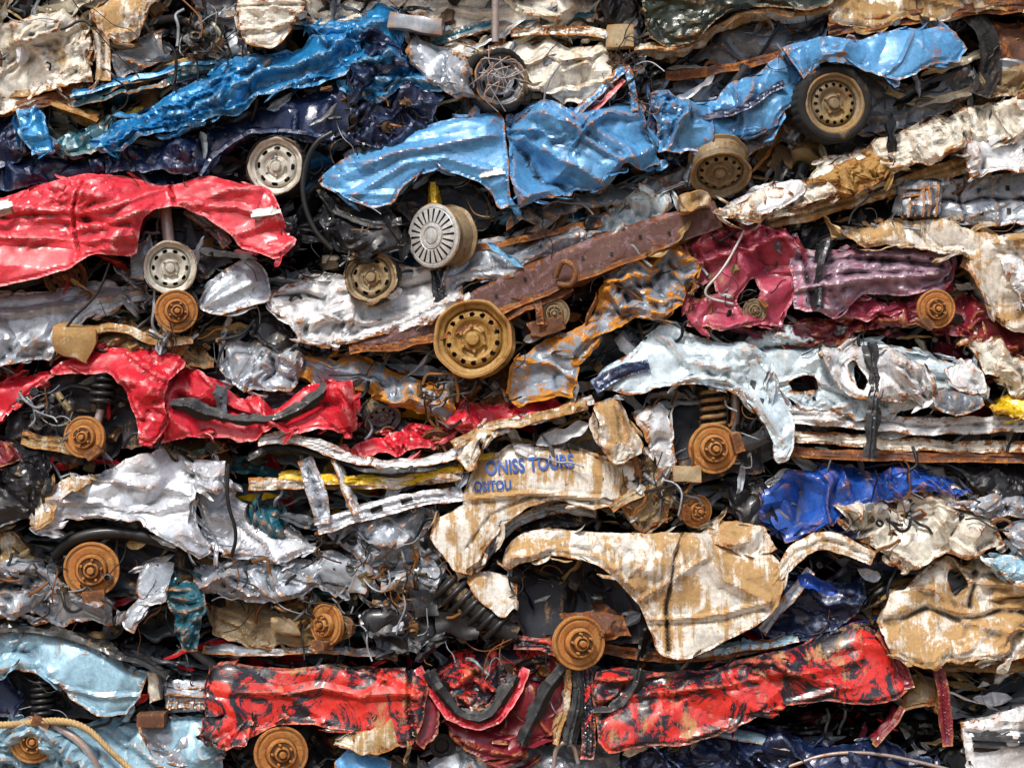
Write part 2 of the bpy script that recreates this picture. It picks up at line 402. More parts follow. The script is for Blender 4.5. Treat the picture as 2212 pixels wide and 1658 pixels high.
def dent(V,amt,sd):
    a=np.arctan2(V[:,2],V[:,0]); r=np.hypot(V[:,0],V[:,2]); cx=np.cos(a)*1.3+5; cy=np.sin(a)*1.3+5
    n=facet(cx*1.3,cy*1.3,sd)*2-1+.4*(facet(cx*3,cy*3,sd+1)*2-1)
    n2=facet(cx*1.5,cy*1.5,sd+3)*2-1
    f=1+amt*n2*np.clip(r,0,1)
    V=V.copy(); V[:,0]*=f; V[:,2]*=f; V[:,1]+=amt*1.2*n*np.clip(r,0,1)**2; return V
def place(px,py,y,R,yaw,pitch,roll=0):
    return Matrix.Translation(W(px,py,y))@Matrix.Rotation(math.radians(yaw),4,'Z')@Matrix.Rotation(math.radians(pitch),4,'X')@Matrix.Rotation(math.radians(roll),4,'Y')@Matrix.Scale(R*S,4)
def bake(V,M):
    A=np.array(M); return V@A[:3,:3].T+A[:3,3]
def wheel(px,py,R,y=-.15,yaw=0,pitch=0,rim='rimtan',tyre=1.0,kind='steel',nh=10,dm=.03,lugs=4,name='wheel'):
    seedc[0]+=3; sd=seedc[0]; M=place(px,py,y,R,yaw,pitch,random.uniform(0,360))
    barrel=[(.90,-.80),(1.02,-.83),(1.03,-.78),(.93,-.72),(.90,-.4),(.84,-.3),(.84,-.1),(.93,-.03),(.95,.05),(1.03,.07),(1.03,.10),(.97,.11),(.93,.08),(.90,0),(.86,-.03),(.80,-.06),(.79,-.13),(.76,-.17)]
    face=[(.76,-.17),(.72,-.08),(.66,-.02),(.58,-.01),(.50,-.05),(.44,-.12),(.38,-.15),(.34,-.14),(.30,-.07),(.25,-.05),(.22,-.08),(.19,-.08),(.18,.02),(.16,.07),(.10,.08),(.001,.08)]
    def hole(r,u):
        a=(u*nh)%1-.5; return ((r-.64)/.07)**2+(a/(.24))**2<1
    parts=[lathe(barrel,96)]
    if kind=='steel':
        parts.append(lathe(face,120,hole,4))
        for i in range(lugs):
            a=2*math.pi*(i+.3)/lugs; parts.append(cyl(.05,-.1,.03,.33*math.cos(a),.33*math.sin(a),6))
    V,F=join(parts); mk(name+'_rim',bake(dent(V,dm,sd),M),F,rim)
    V,F=lathe([(.7,-.6),(.72,-.3),(.6,-.25),(.001,-.25)],32); mk(name+'_drum',bake(V,M),F,'black')
    if kind=='cap':
        cap=[(1.02,.08),(1.0,.14),(.92,.16),(.88,.15),(.86,.17),(.46,.22),(.42,.20),(.40,.24),(.30,.25),(.28,.22),(.25,.22),(.23,.26),(.1,.28),(.001,.28)]
        def hole(r,u):
            return .48<r<.84 and abs((u*22)%1-.5)<.13+.12*(r-.5)
        V,F=lathe(cap,22*12,hole,3); mk(name+'_hubcap',bake(dent(V,.008,sd),M),F,'hubcap')
        V,F=lathe([(.95,.07),(.001,.08)],48); mk(name+'_back',bake(V,M),F,'black')
    if tyre>0:
        T=1+.33*tyre
        pr=[(.95,-.75),(1.05,-.82),(1+.2*tyre,-.86),(T-.02,-.76),(T,-.6),(T,-.1),(T-.02,.03),(1+.24*tyre,.12),(1+.2*tyre,.125),(1+.19*tyre,.14),(1+.12*tyre,.145),(1.04,.12),(1.0,.06)]
        V,F=lathe(pr,96,None,2); r=np.hypot(V[:,0],V[:,2]); a=np.arctan2(V[:,2],V[:,0])
        tr=(r>T-.03); V[tr]*=np.where((np.floor(a[tr]*96/6.2832).astype(int)%3==0),.975,1.)[:,None]
        mk(name+'_tyre',bake(dent(V,dm*1.3,sd+1),M),F,'rubber')
_bg={}
def boxgrid(n):
    if n in _bg: return _bg[n]
    vs={};V=[];F=[]
    def vid(p):
        kx=tuple(round(q*1000) for q in p)
        if kx not in vs: vs[kx]=len(V); V.append(p)
        return vs[kx]
    l=np.linspace(-1,1,n+1)
    for ax in range(3):
        for sg in (-1,1):
            for i in range(n):
                for j in range(n):
                    q=[]
                    for (a,b) in ((l[i],l[j]),(l[i+1],l[j]),(l[i+1],l[j+1]),(l[i],l[j+1])):
                        p=[0,0,0]; p[ax]=sg; p[(ax+1)%3]=a; p[(ax+2)%3]=b; q.append(vid(tuple(p)))
                    F.append(q if sg>0 else q[::-1])
    V=np.array(V); V=V*(1-.03*(np.sort(np.abs(V),1)[:,1:2]**4)); _bg[n]=(V,np.array(F)); return _bg[n]
def disc(px,py,R,y=-.12,yaw=0,pitch=0,mat='disc',caliper=True,name='brake_disc'):
    seedc[0]+=3; sd=seedc[0]; rl=random.uniform(0,360); M=place(px,py,y,R,yaw,pitch,rl)
    pr=[(.5,-.25),(.98,-.25),(1.0,-.22),(1.0,-.14),(.93,-.13),(.93,-.08),(1.0,-.07),(1.0,.0),(.98,.02),(.92,.02),(.9,-.01),(.82,-.01),(.8,.01),(.62,.0),(.58,-.02),(.55,.03),(.54,.20),(.52,.24),(.46,.25),(.44,.20),(.30,.20),(.28,.26),(.26,.34),(.22,.36),(.2,.30),(.13,.30),(.12,.5),(.09,.52),(.001,.52)]
    parts=[lathe(pr,64)]
    for i in range(5):
        a=2*math.pi*i/5+.4; parts.append(cyl(.05,.2,.42,.38*math.cos(a),.38*math.sin(a),8))
    V,F=join(parts); mk(name+'_rotor',bake(dent(V,.015,sd),M),F,mat)
    if caliper:
        Bx,Bf=boxgrid(4)
        V=Bx*np.array([.2,.32,.4])+np.array([.92,-.12,0]); V=V+.035*(np.stack([h2(np.round(V[:,0]*9),np.round(V[:,2]*9+V[:,1]*31),sd+i) for i in range(3)],1)-.5)
        mk(name+'_caliper',bake(V,M),Bf.tolist(),'rust')
    V,F=lathe([(.3,-1.6),(.36,-.9),(.62,-.5),(.65,-.3),(.2,-.28)],24); mk(name+'_hub_carrier',bake(dent(V,.1,sd+2),M),F,'rust')
def boxy(name,px,py,w,h,d,mat,y=0.,rot=0,dn=.16,n=8,yaw=0):
    seedc[0]+=5; sd=seedc[0]; V,F=boxgrid(n)
    V=V*np.array([w/2,d/2,h/2]); m=min(w,h); U=V.copy()
    for i in range(3): V[:,i]+=m*dn*(facet(U[:,0]/m*1.4+U[:,1]/m*1.3+i*9,U[:,2]/m*1.4-U[:,1]/m,sd+i)*2-1)
    M=Matrix.Translation(W(px,py,y))@Matrix.Rotation(math.radians(rot),4,'Y')@Matrix.Rotation(math.radians(yaw),4,'Z')@Matrix.Scale(S,4)
    mk(name,bake(V,M),F.tolist(),mat)
def hole_shade(Hf,pts,w,h,mat='black',rot=0,name='slot_shade'):  # dark patches laid on the skin paint the shade inside holes; nothing is cut
    Vs=[];Fs=[]
    for (x,y_) in pts:
        u,v=np.meshgrid(np.linspace(-w/2,w/2,4),np.linspace(-h/2,h/2,4)); u=u.ravel();v=v.ravel(); r=math.radians(rot)
        X=x+u*math.cos(r)-v*math.sin(r); Y=y_+u*math.sin(r)+v*math.cos(r); o=len(Vs)*16
        Vs.append(np.stack([(X-1106)*S,Hf(X,Y)-.009,(829-Y)*S+ZC],1))
        for i in range(3):
            for j in range(3): Fs.append([o+i*4+j,o+i*4+j+1,o+(i+1)*4+j+1,o+(i+1)*4+j])
    mk(name,np.concatenate(Vs),Fs,mat)
# ================================================================ CARS
grp('crushed_cream_car',90,120)
panel('side_panel',[(-120,40),(0,45),(60,18),(120,10),(175,50),(195,110),(205,185),(120,190),(60,215),(-120,300)],'cream',y=.02,cell=75,k=.32)
panel('door_skin',[(190,20),(240,-30),(345,-30),(335,10),(290,85),(235,90),(200,60)],'tanmud',y=.02,cell=60)
strip('roof_pillar',[(215,60),(222,120),(225,175)],34,'tanmud',y=-.05)
panel('inner_wing',[(232,95),(320,75),(345,60),(350,110),(300,160),(250,175)],'grey',y=.05,cell=50)
strip('sill',[(-60,250),(60,222),(180,200),(330,185)],26,'rust',y=.0)
strip('sill_upper',[(-60,215),(60,195),(190,180)],14,'goldmud',y=-.02)
hose('wiring',[(150,-10,-.1),(185,40,-.12),(235,100,-.12),(300,165,-.1)],1.2,'seal')
grp('crushed_white_van',590,50)
panel('bumper',[(512,-30),(660,-30),(662,20),(640,62),(600,108),(545,105),(515,70)],'cream',y=-.08,cell=90,k=.14,bulge=24,bw=26,jag=2,creases=[([(515,15),(660,10)],-14,6),([(520,70),(640,50)],10,10)])
hose('tyre_carcass',[(340,40,-.02),(380,35,-.05),(430,60,-.06),(470,100,-.05),(485,140,-.02)],9)
panel('inner_panel',[(400,-30),(520,-30),(515,60),(520,120),(480,125),(430,70)],'grey',y=.05,cell=45)
panel('rear_panel',[(645,-30),(900,-30),(850,30),(780,60),(700,60),(660,50)],'cream',y=.08,cell=55)
panel('folded_panel',[(400,60),(480,50),(500,110),(470,130),(420,120)],'black',y=.0,cell=45)
# ---- blue metallic car
grp('crushed_blue_car',450,250)
panel('door_side',[(205,300),(255,270),(330,240),(390,195),(440,165),(480,135),(600,118),(700,70),(755,52),(765,110),(745,160),(640,195),(560,225),(470,262),(380,285),(290,318),(235,328)],'blue',y=-.08,cell=80,k=.34,ang=-.45,an=1.7,creases=[([(250,300),(400,250),(520,190),(740,100)],16,14)])  # lit upper strip: same car as the navy parts, light painted by brighter blue
panel('roof_frame',[(140,222),(200,190),(330,160),(380,140),(420,128),(500,132),(505,160),(440,165),(400,175),(300,200),(190,228)],'teal',y=-.02,cell=50,k=.3,holes=[[(215,205),(300,180),(370,165),(320,190),(230,215)]])
strip('windscreen_pillar',[(380,140),(395,170),(375,220),(330,245)],22,'navy',y=-.08)
strip('roof_trim',[(150,212),(300,172),(400,140),(500,128)],7,'blue',y=-.1)
panel('front_fender',[(300,322),(420,285),(520,248),(640,200),(748,160),(800,215),(870,270),(850,300),(760,285),(720,300),(680,300),(640,285),(585,282),(530,298),(480,330),(445,375),(380,378),(240,370),(235,335)],'navy',y=-.04,cell=95,k=.3)
strip('arch_lip',[(440,378),(475,325),(530,292),(600,280),(665,292),(720,300)],9,'navy',y=-.14)
panel('hood_fold',[(660,60),(760,5),(800,-20),(860,20),(880,120),(960,160),(960,200),(880,190),(800,230),(750,200),(745,120)],'blue',y=.02,cell=50,k=.42)
panel('hood_fold_inner',[(750,110),(800,60),(850,90),(880,140),(830,160),(770,200)],'navy',y=-.08,cell=45,k=.45)
panel('engine_bay',[(740,150),(800,130),(900,160),(960,210),(900,300),(820,330),(760,300)],'navy',y=-.05,cell=45,k=.45)
panel('headlamp_corner',[(42,240),(80,222),(98,255),(118,325),(75,338),(50,300)],'blue',y=-.12,cell=40)
panel('nose',[(100,310),(200,265),(250,250),(230,300),(200,330),(120,330)],'teal',y=-.06,cell=40)
panel('lower_side',[(-60,330),(40,335),(120,335),(230,335),(440,378),(420,400),(250,395),(60,400),(-60,420)],'navy',y=.02,cell=50,k=.4)
panel('tail_panel',[(-60,250),(45,240),(60,330),(-60,380)],'navy',y=.03,cell=50)
strip('yellow_seat',[(220,270),(280,240),(345,225)],18,'yellow',y=.05,cell=25,k=.4)
strip('copper_pipe',[(110,222),(160,240),(215,262)],9,'rimgold',y=-.1)
wheel(597,360,60,y=-.14,yaw=-12,rim='rimwhite',tyre=.35,nh=8,dm=.04)
hose('door_seal',[(720,290,-.2),(685,310,-.22),(660,360,-.2),(655,430,-.2),(680,500,-.2),(720,540,-.2)],6,'seal')
panel('wheel_well',[(450,390),(470,330),(530,290),(600,280),(680,300),(720,330),(720,420),(600,430),(450,430)],'black',y=.14,cell=60,bulge=5,skirt=.3)
# ---- light blue car
grp('crushed_light_blue_car',1350,270)
Hlb=panel('front_fender',[(678,398),(700,372),(730,350),(820,305),(910,275),(1000,250),(1075,238),(1092,262),(1098,330),(1106,450),(1080,462),(1066,420),(1035,395),(990,378),(940,372),(900,386),(862,418),(850,445),(800,457),(745,432)],'lblue',y=-.14,cell=150,k=.1,bulge=26,bw=30,jag=1.5,creases=[([(720,385),(880,330),(1070,300)],10,22),([(760,425),(880,360),(960,345),(1060,370)],8,14),([(860,440),(900,395),(945,382),(1000,388),(1050,420)],6,7)],g=5)
panel('door',[(1100,262),(1180,222),(1240,245),(1320,238),(1392,215),(1400,290),(1432,362),(1340,372),(1290,410),(1230,432),(1160,435),(1114,452),(1106,330)],'lblue',y=-.12,cell=95,k=.36,bulge=18,bw=16,g=5,jag=4,creases=[([(1110,300),(1180,390),(1230,420)],-30,26),([(1180,330),(1290,390),(1400,330)],22,24),([(1250,300),(1310,260),(1380,250)],16,14),([(1108,262),(1112,450)],-12,8)])
panel('rear_quarter',[(1420,330),(1400,205),(1440,195),(1510,225),(1600,180),(1700,105),(1760,90),(1790,112),(1755,140),(1722,180),(1712,235),(1660,285),(1590,300),(1500,335)],'lblue',y=-.08,cell=80,k=.38,bulge=18,an=1.7)
panel('rear_fender',[(1690,112),(1770,82),(1850,90),(1950,60),(2040,58),(2085,110),(2075,140),(1990,150),(1930,178),(1870,158),(1820,140),(1770,146),(1725,180),(1705,150)],'lblue',y=-.13,cell=100,k=.22,bulge=26,bw=26,jag=3)
strip('window_frame',[(1238,256),(1290,205),(1350,148)],17,'lblue',y=-.2,k=.12,creases=())
strip('window_frame_leg',[(1350,146),(1364,195),(1368,245)],15,'lblue',y=-.21,k=.12,creases=())
strip('window_frame_red',[(1268,256),(1304,220),(1346,176)],10,'red',y=-.21,k=.12)
panel('roof_crumple',[(1395,215),(1420,195),(1500,230),(1600,290),(1560,320),(1440,340),(1400,300)],'navy',y=-.02,cell=45,k=.45)
strip('roof_layer',[(1410,230),(1500,262),(1600,240),(1690,180)],14,'navy',y=-.18)
panel('underbody',[(1100,450),(1240,430),(1440,365),(1600,300),(1720,230),(1720,290),(1500,400),(1300,440),(1100,500)],'grey',y=.06,cell=50,k=.4)
panel('front_bumper',[(688,402),(745,436),(800,460),(855,450),(875,500),(868,548),(790,556),(735,548),(700,480)],'black',y=-.1,cell=55,k=.35)
strip('bumper_iron',[(700,420),(740,470),(830,490),(870,480)],16,'seal',y=-.17)
panel('wheel_well',[(860,450),(868,415),(900,388),(945,375),(1000,382),(1050,410),(1072,470),(1040,500),(900,500)],'liner',y=.04,cell=80,k=.12,bulge=4,skirt=.3)
panel('rear_well',[(1715,280),(1712,230),(1750,160),(1830,130),(1960,180),(2100,130),(2110,200),(1990,260),(1870,290)],'grey',y=.12,cell=60,bulge=6)
strip('side_trim',[(1036,387),(1092,376)],7,'hubcap',y=-.245,skirt=.03,k=.05)
strip('strut',[(938,392),(936,450)],12,'yellow',y=-.1)
wheel(942,512,68,y=-.2,yaw=-36,rim='rimtan',tyre=.0,kind='cap')
wheel(1797,228,64,y=-.22,yaw=10,rim='rimtan',tyre=1.0,nh=16,dm=.02)
wheel(1553,378,64,y=-.2,yaw=4,pitch=48,rim='rimtan',tyre=0,nh=12,dm=.04)
# ---- top middle wrecks
grp('crushed_beige_car',1130,120)
panel('roof_sheet',[(840,-30),(1060,-30),(1240,-30),(1300,-20),(1300,40),(1180,60),(1060,70),(950,60),(880,20)],'cream',y=.12,cell=65,k=.4)
panel('silver_fold',[(880,70),(930,85),(1010,140),(1030,210),(980,215),(900,160),(880,110)],'silver',y=-.05,cell=40,k=.45,an=2.2,ang=1.2)
panel('rear_side',[(960,85),(1060,95),(1160,78),(1250,85),(1330,100),(1335,180),(1290,235),(1200,225),(1150,180),(1060,110),(980,120)],'cream',y=-.02,cell=60,k=.45)
boxy('lamp_box',898,52,120,34,80,'silver',y=-.02,rot=8,dn=.08)
strip('roof_edge',[(930,90),(1060,40),(1200,30),(1290,25)],22,'teal',y=.02)
strip('roof_edge_upper',[(1100,70),(1200,62),(1330,72)],20,'cream',y=-.06)
wheel(1078,172,56,y=-.12,yaw=15,rim='grey',tyre=.9,nh=5,dm=.09)
boxy('mirror_block',1338,82,56,48,60,'concretebox',y=-.12,dn=.05)
for i in range(14):
    a=random.uniform(0,6.28); b=a+random.uniform(1,2.6); r1=random.uniform(20,72); r2=random.uniform(30,75)
    hose('wire',[(1078+r1*math.cos(a),172+r1*math.sin(a),-.2),(1078+50*random.uniform(-1,1),172+50*random.uniform(-1,1),-.24),(1078+r2*math.cos(b),172+r2*math.sin(b),-.2)],1.1,'silver')
cur[0]=None
hose('steel_post',[(1070,-60,-.12),(1070,0,-.12),(1070,50,-.12),(1070,92,-.12)],8,'silver')
# ---- dark green top right
grp('crushed_dark_green_car',1600,50)
panel('side',[(1375,-60),(1850,-60),(1800,10),(1740,30),(1640,12),(1560,40),(1500,92),(1440,105),(1395,80)],'green',y=-.12,cell=130,k=.12,bulge=22,bw=30,jag=2)
strip('arch_lip',[(1370,110),(1440,112),(1500,95),(1560,50),(1640,18),(1730,38),(1800,20)],10,'goldmud',y=-.12)
panel('underside',[(1500,110),(1560,60),(1640,35),(1740,50),(1820,60),(1980,120),(1700,150),(1560,210),(1440,240),(1380,180)],'grey',y=.12,cell=60,k=.4,bulge=6)
strip('exhaust',[(1440,160),(1560,150),(1700,110),(1790,90)],20,'rust',y=.02)
panel('roof_dark',[(1260,-60),(1380,-60),(1400,90),(1380,200),(1340,210),(1290,140),(1330,60)],'black',y=.05,cell=50)
grp('crushed_rusty_car',2000,50)
panel('sill_side',[(1790,-10),(1900,-40),(2300,-60),(2300,40),(2150,20),(2000,40),(1880,60),(1800,50)],'goldmud',y=-.02,cell=70,k=.3)
strip('rusty_sill',[(1790,62),(1950,40),(2060,20),(2300,10)],30,'rust',y=-.08)
strip('tyre_edge',[(2100,20),(2135,70),(2140,150),(2110,210)],46,'rubber',y=-.05,k=.12,bulge=16,bw=14)
panel('end_panel',[(2120,150),(2170,140),(2300,140),(2300,210),(2212,215),(2130,200)],'rimtan',y=-.05,cell=50)
panel('dark_inside',[(2140,40),(2300,50),(2300,150),(2150,150)],'rust',y=.1,cell=50)
# ---- red car
grp('crushed_red_car',300,490)
Hr=panel('side',[(-140,445),(0,432),(80,412),(130,385),(200,374),(260,382),(370,402),(430,385),(520,392),(590,412),(605,450),(618,500),(645,528),(605,572),(558,548),(520,545),(480,505),(440,462),(395,442),(350,446),(318,475),(305,515),(296,548),(220,560),(130,590),(60,606),(-140,660)],'red',y=-.16,cell=130,k=.2,bulge=26,bw=30,g=5,jag=1.5,creases=[([(-100,480),(150,470),(290,490)],-12,10),([(-100,520),(200,520),(300,510)],14,18),([(370,402),(385,440)],-16,6),([(430,440),(600,470)],9,14),([(185,380),(175,500),(190,560)],-10,5),([(318,470),(360,438),(410,436),(460,480),(520,535)],6,7)])
strip('side_trim',[(-60,462),(0,456),(42,444)],12,'hubcap',y=-.3,skirt=.04,k=.06)
strip('bumper_trim',[(548,470),(585,466),(612,458)],9,'hubcap',y=-.28,skirt=.04,k=.06)
panel('wheel_well',[(300,540),(310,490),(350,446),(410,450),(470,505),(500,560),(440,600),(320,600)],'liner',y=.06,cell=60,k=.25,bulge=4,skirt=.3)
strip('inner_arch',[(400,450),(450,480),(490,530)],26,'grey',y=-.02)
panel('bumper_end',[(600,460),(640,470),(655,520),(630,560),(600,540)],'black',y=-.1,cell=30,k=.4)
hose('strut',[(355,450,-.06),(362,500,-.1),(368,540,-.12)],13,'silver')
panel('wheel_cover',[(280,600),(290,530),(320,505),(335,540),(318,610)],'grey',y=-.1,cell=50,k=.15)
wheel(373,580,56,y=-.22,yaw=8,rim='rimwhite',tyre=.12,nh=10,dm=.03)
wheel(138,596,46,y=-.05,yaw=10,pitch=30,rim='rust',tyre=.2,nh=8,dm=.03)
# ---- silver car below red
grp('crushed_silver_car',250,660)
panel('side',[(-140,650),(0,640),(110,622),(200,612),(305,618),(330,650),(250,668),(190,690),(150,730),(110,772),(0,800),(-140,810)],'silver',y=-.05,cell=95,k=.24,bulge=20,bw=24,jag=3,creases=[([(-100,690),(60,680),(300,630)],12,14)])
panel('hood',[(425,640),(470,590),(535,555),(575,578),(592,645),(540,665),(470,690),(435,670)],'silver',y=-.05,cell=120,k=.14,bulge=22,bw=26,jag=2)
disc(388,673,46,y=-.25,yaw=14,caliper=False)
disc(376,748,26,y=-.12,caliper=False)
panel('axle_box',[(130,740),(200,702),(300,700),(360,720),(430,740),(470,790),(380,780),(230,760),(150,770)],'rimtan',y=-.03,cell=45,k=.45)
strip('axle_arm',[(180,715),(260,705),(340,740),(420,735)],18,'goldmud',y=-.14)
boxy('gearbox',165,735,80,62,70,'goldmud',y=-.12,rot=12,dn=.25)
hose('brake_hose',[(245,570,-.25),(220,640,-.24),(150,700,-.22),(115,790,-.2)],3,'seal')
# ---- white crushed car centre
grp('crushed_white_car',790,650)
panel('side',[(580,625),(620,605),(720,588),(860,560),(930,575),(990,610),(1000,655),(935,700),(830,725),(740,748),(660,738),(635,705),(592,670)],'white',y=-.05,cell=80,k=.32,creases=[([(600,640),(750,640),(950,610)],-18,12),([(650,700),(800,690),(940,660)],14,12)])
panel('dark_insert',[(540,670),(600,680),(640,740),(700,750),(600,760),(540,720)],'black',y=.0,cell=35)
wheel(803,600,56,y=-.2,yaw=-6,pitch=-4,rim='rimtan',tyre=.12,nh=8,dm=.06)
panel('upper_layer',[(960,560),(1010,530),(1200,485),(1330,445),(1420,410),(1470,440),(1350,505),(1200,550),(1080,600),(960,640)],'silver',y=.02,cell=60,k=.4)
panel('glass_bag',[(1280,500),(1300,460),(1390,405),(1450,420),(1455,450),(1380,500),(1320,520)],'whiteblue',y=-.04,cell=40,k=.5)
strip('rusty_edge',[(1000,540),(1120,520),(1240,490),(1300,480)],14,'rust',y=-.06)
strip('rusty_edge_lower',[(980,600),(1120,575),(1260,535)],16,'whiteblue',y=-.06)
strip('black_strut',[(945,580),(952,640),(958,690)],30,'black',y=-.1)
# ---- beam
grp('rusty_chassis_frame',1150,620)
Hb=strip('rail',[(755,752),(940,705),(1100,628),(1250,565),(1400,510),(1550,462)],[16,48,72,74,74,60],'beam',y=-.14,k=.04,cell=60,g=5,bulge=6,bw=4,skirt=.25,jag=1.2,low=3,creases=(),tilt=0)
strip('rail_flange',[(940,735),(1100,668),(1250,603),(1400,548),(1520,500)],10,'rust',y=-.19,k=.06)
strip('rail_lower',[(760,760),(900,745),(1060,700),(1180,650),(1240,620)],16,'rust',y=-.2,k=.2)
hole_shade(Hb,[(1010+i*62,648-i*22.5+(i%2)*14) for i in range(8)],7,7,'black',0,'bolt_hole_shade')
hose('bracket_loop',[(1200,600,-.2),(1215,560,-.26),(1245,585,-.28),(1235,620,-.26),(1205,615,-.2)],6,'rust')
strip('bracket_side',[(1150,640,),(1168,665),(1165,700)],16,'rust',y=-.2)
wheel(1022,732,82,y=-.3,yaw=-6,pitch=-3,rim='rimgold',tyre=0,nh=14,dm=.04,lugs=6)
disc(1197,678,34,y=-.16,caliper=True,mat='rimtan')
boxy('spring_shackle',1180,705,80,32,60,'rust',y=-.1,rot=-15)
# ---- grey/orange body
grp('crushed_grey_pickup',1300,700)
panel('wing',[(1098,845),(1112,775),(1180,745),(1235,725),(1275,672),(1320,590),(1380,552),(1450,540),(1500,528),(1512,590),(1480,655),(1420,695),(1340,700),(1300,720),(1262,760),(1235,862),(1180,870),(1130,880)],'greyorange',y=-.08,cell=80,k=.38)
panel('floor_left',[(620,790),(660,765),(760,768),(900,825),(985,838),(975,905),(880,888),(800,850),(700,842)],'greyorange',y=.0,cell=55,k=.4)
panel('bulkhead',[(480,740),(560,728),(645,735),(660,800),(620,850),(520,850),(470,800)],'silver',y=.02,cell=50,k=.4,an=2.0,ang=1.5)
panel('far_panel',[(980,800),(1100,790),(1110,850),(1060,880),(990,860)],'rust',y=.06,cell=40)
# ---- mauve car
grp('crushed_burgundy_car',1750,600)
panel('front_crumple',[(1480,690),(1490,600),(1482,520),(1560,485),(1640,478),(1705,500),(1720,560),(1712,640),(1690,700),(1600,722),(1520,710)],'pink',y=-.06,cell=60,k=.48,holes=[[(1590,640),(1620,600),(1660,630),(1640,670),(1600,675)],[(1500,620),(1530,590),(1550,625),(1520,650)]])
Hd=panel('door',[(1712,540),(1800,535),(1920,545),(2045,535),(2060,575),(2030,620),(1960,640),(1860,640),(1800,690),(1712,665)],'mauve',y=-.1,cell=110,k=.16,bulge=10,jag=3,creases=[([(1730,560),(2040,570)],-18,10),([(1720,620),(1850,610),(2020,590)],16,12),([(1740,545),(1745,660)],-14,9),([(1770,600),(1990,590)],-10,6)])
hole_shade(Hd,[(1760,600),(1905,562),(1960,558),(1740,650),(2010,560)],8,8,'black',0,'bolt_hole_shade')
strip('door_bar',[(1758,670),(1765,590),(1782,515)],11,'black',y=-.25)
panel('lower_side',[(1640,700),(1800,690),(1960,650),(2100,640),(2212,700),(2300,760),(2150,760),(1980,700),(1800,740),(1700,740)],'maroon',y=.0,cell=50,k=.45)
panel('sill',[(1800,640),(1960,650),(2050,610),(2060,660),(1900,690),(1810,690)],'pink',y=-.02,cell=45,k=.4)
disc(2017,668,42,y=-.2,yaw=8)
disc(1628,672,26,y=-.18,mat='rimtan')
hose('chrome_trim',[(1605,500,-.18),(1560,585,-.22),(1505,640,-.22),(1580,658,-.22)],3,'hubcap')
panel('handle_patch',[(1828,572),(1870,570),(1872,590),(1832,592)],'black',y=-.16,cell=30,k=.1,bulge=3,skirt=.05,jag=1)
# ---- cream diagonal on right
grp('crushed_ivory_car',1950,340)
panel('side',[(1535,460),(1600,425),(1740,388),(1790,345),(1900,295),(2010,262),(2080,240),(2212,190),(2300,170),(2300,290),(2200,300),(2080,330),(1980,360),(1900,395),(1760,440),(1640,480),(1570,478)],'cream',y=-.1,cell=80,k=.32,an=1.6)
panel('bumper_end',[(1540,465),(1600,425),(1700,388),(1742,395),(1730,425),(1640,468),(1570,480)],'white',y=-.18,cell=90,k=.12,bulge=22,bw=22,jag=2)
panel('rust_patch',[(1740,400),(1800,350),(1880,330),(1935,350),(1900,395),(1820,425)],'rimgold',y=-.15,cell=40,k=.5)
strip('sill_lower',[(1600,490),(1780,450),(1950,400),(2100,345),(2300,300)],36,'goldmud',y=-.04,k=.2)
panel('back_door',[(2075,320),(2212,270),(2300,255),(2300,350),(2180,372),(2090,385)],'white',y=-.12,cell=60)
boxy('foam_block',1495,440,56,36,50,'goldmud',y=-.25,rot=-15,dn=.25)
panel('gap_shade_sheet',[(1700,500),(1850,440),(2060,350),(2080,400),(1980,480),(1820,520),(1720,540)],'black',y=.16,cell=50)  # black sheet set back, standing in for the shade in the gap
grp('crushed_grey_van',2080,460)
Hv=panel('engine_tray',[(1950,400),(2080,385),(2300,360),(2300,500),(2140,480),(1985,482)],'silver',y=-.02,cell=60,k=.24,bulge=10,creases=[([(1970,430),(2210,430)],-16,8),([(2080,390),(2085,480)],-14,6),([(2150,380),(2150,480)],12,8)])
hole_shade(Hv,[(2120,410),(2180,405),(2120,460),(2180,455),(2210,430)],9,12,'black',0,'opening_shade')
for i in range(6): strip('grille_slat',[(1952+i*14,398),(1944+i*14,470)],5,'grey',y=-.13,skirt=.06,g=4)
for i in range(4): strip('grille_bar',[(1945,410+i*17),(2030,405+i*17)],5,'grey',y=-.14,skirt=.06,g=4)
panel('tan_panel',[(1820,488),(1930,480),(2050,478),(2140,500),(2212,540),(2080,560),(1990,540),(1850,530)],'tanmud',y=-.08,cell=60)
panel('tan_column',[(2060,570),(2110,530),(2212,500),(2300,500),(2300,720),(2212,712),(2150,700),(2110,640)],'tanmud',y=-.12,cell=75,k=.36,ang=1.0)
panel('white_column',[(2150,560),(2200,520),(2300,520),(2300,720),(2200,700)],'white',y=-.18,cell=65,k=.33,ang=1.2)
panel('cream_fold',[(2070,740),(2110,710),(2212,770),(2300,800),(2300,880),(2190,850),(2120,810)],'cream',y=-.12,cell=50,k=.45)
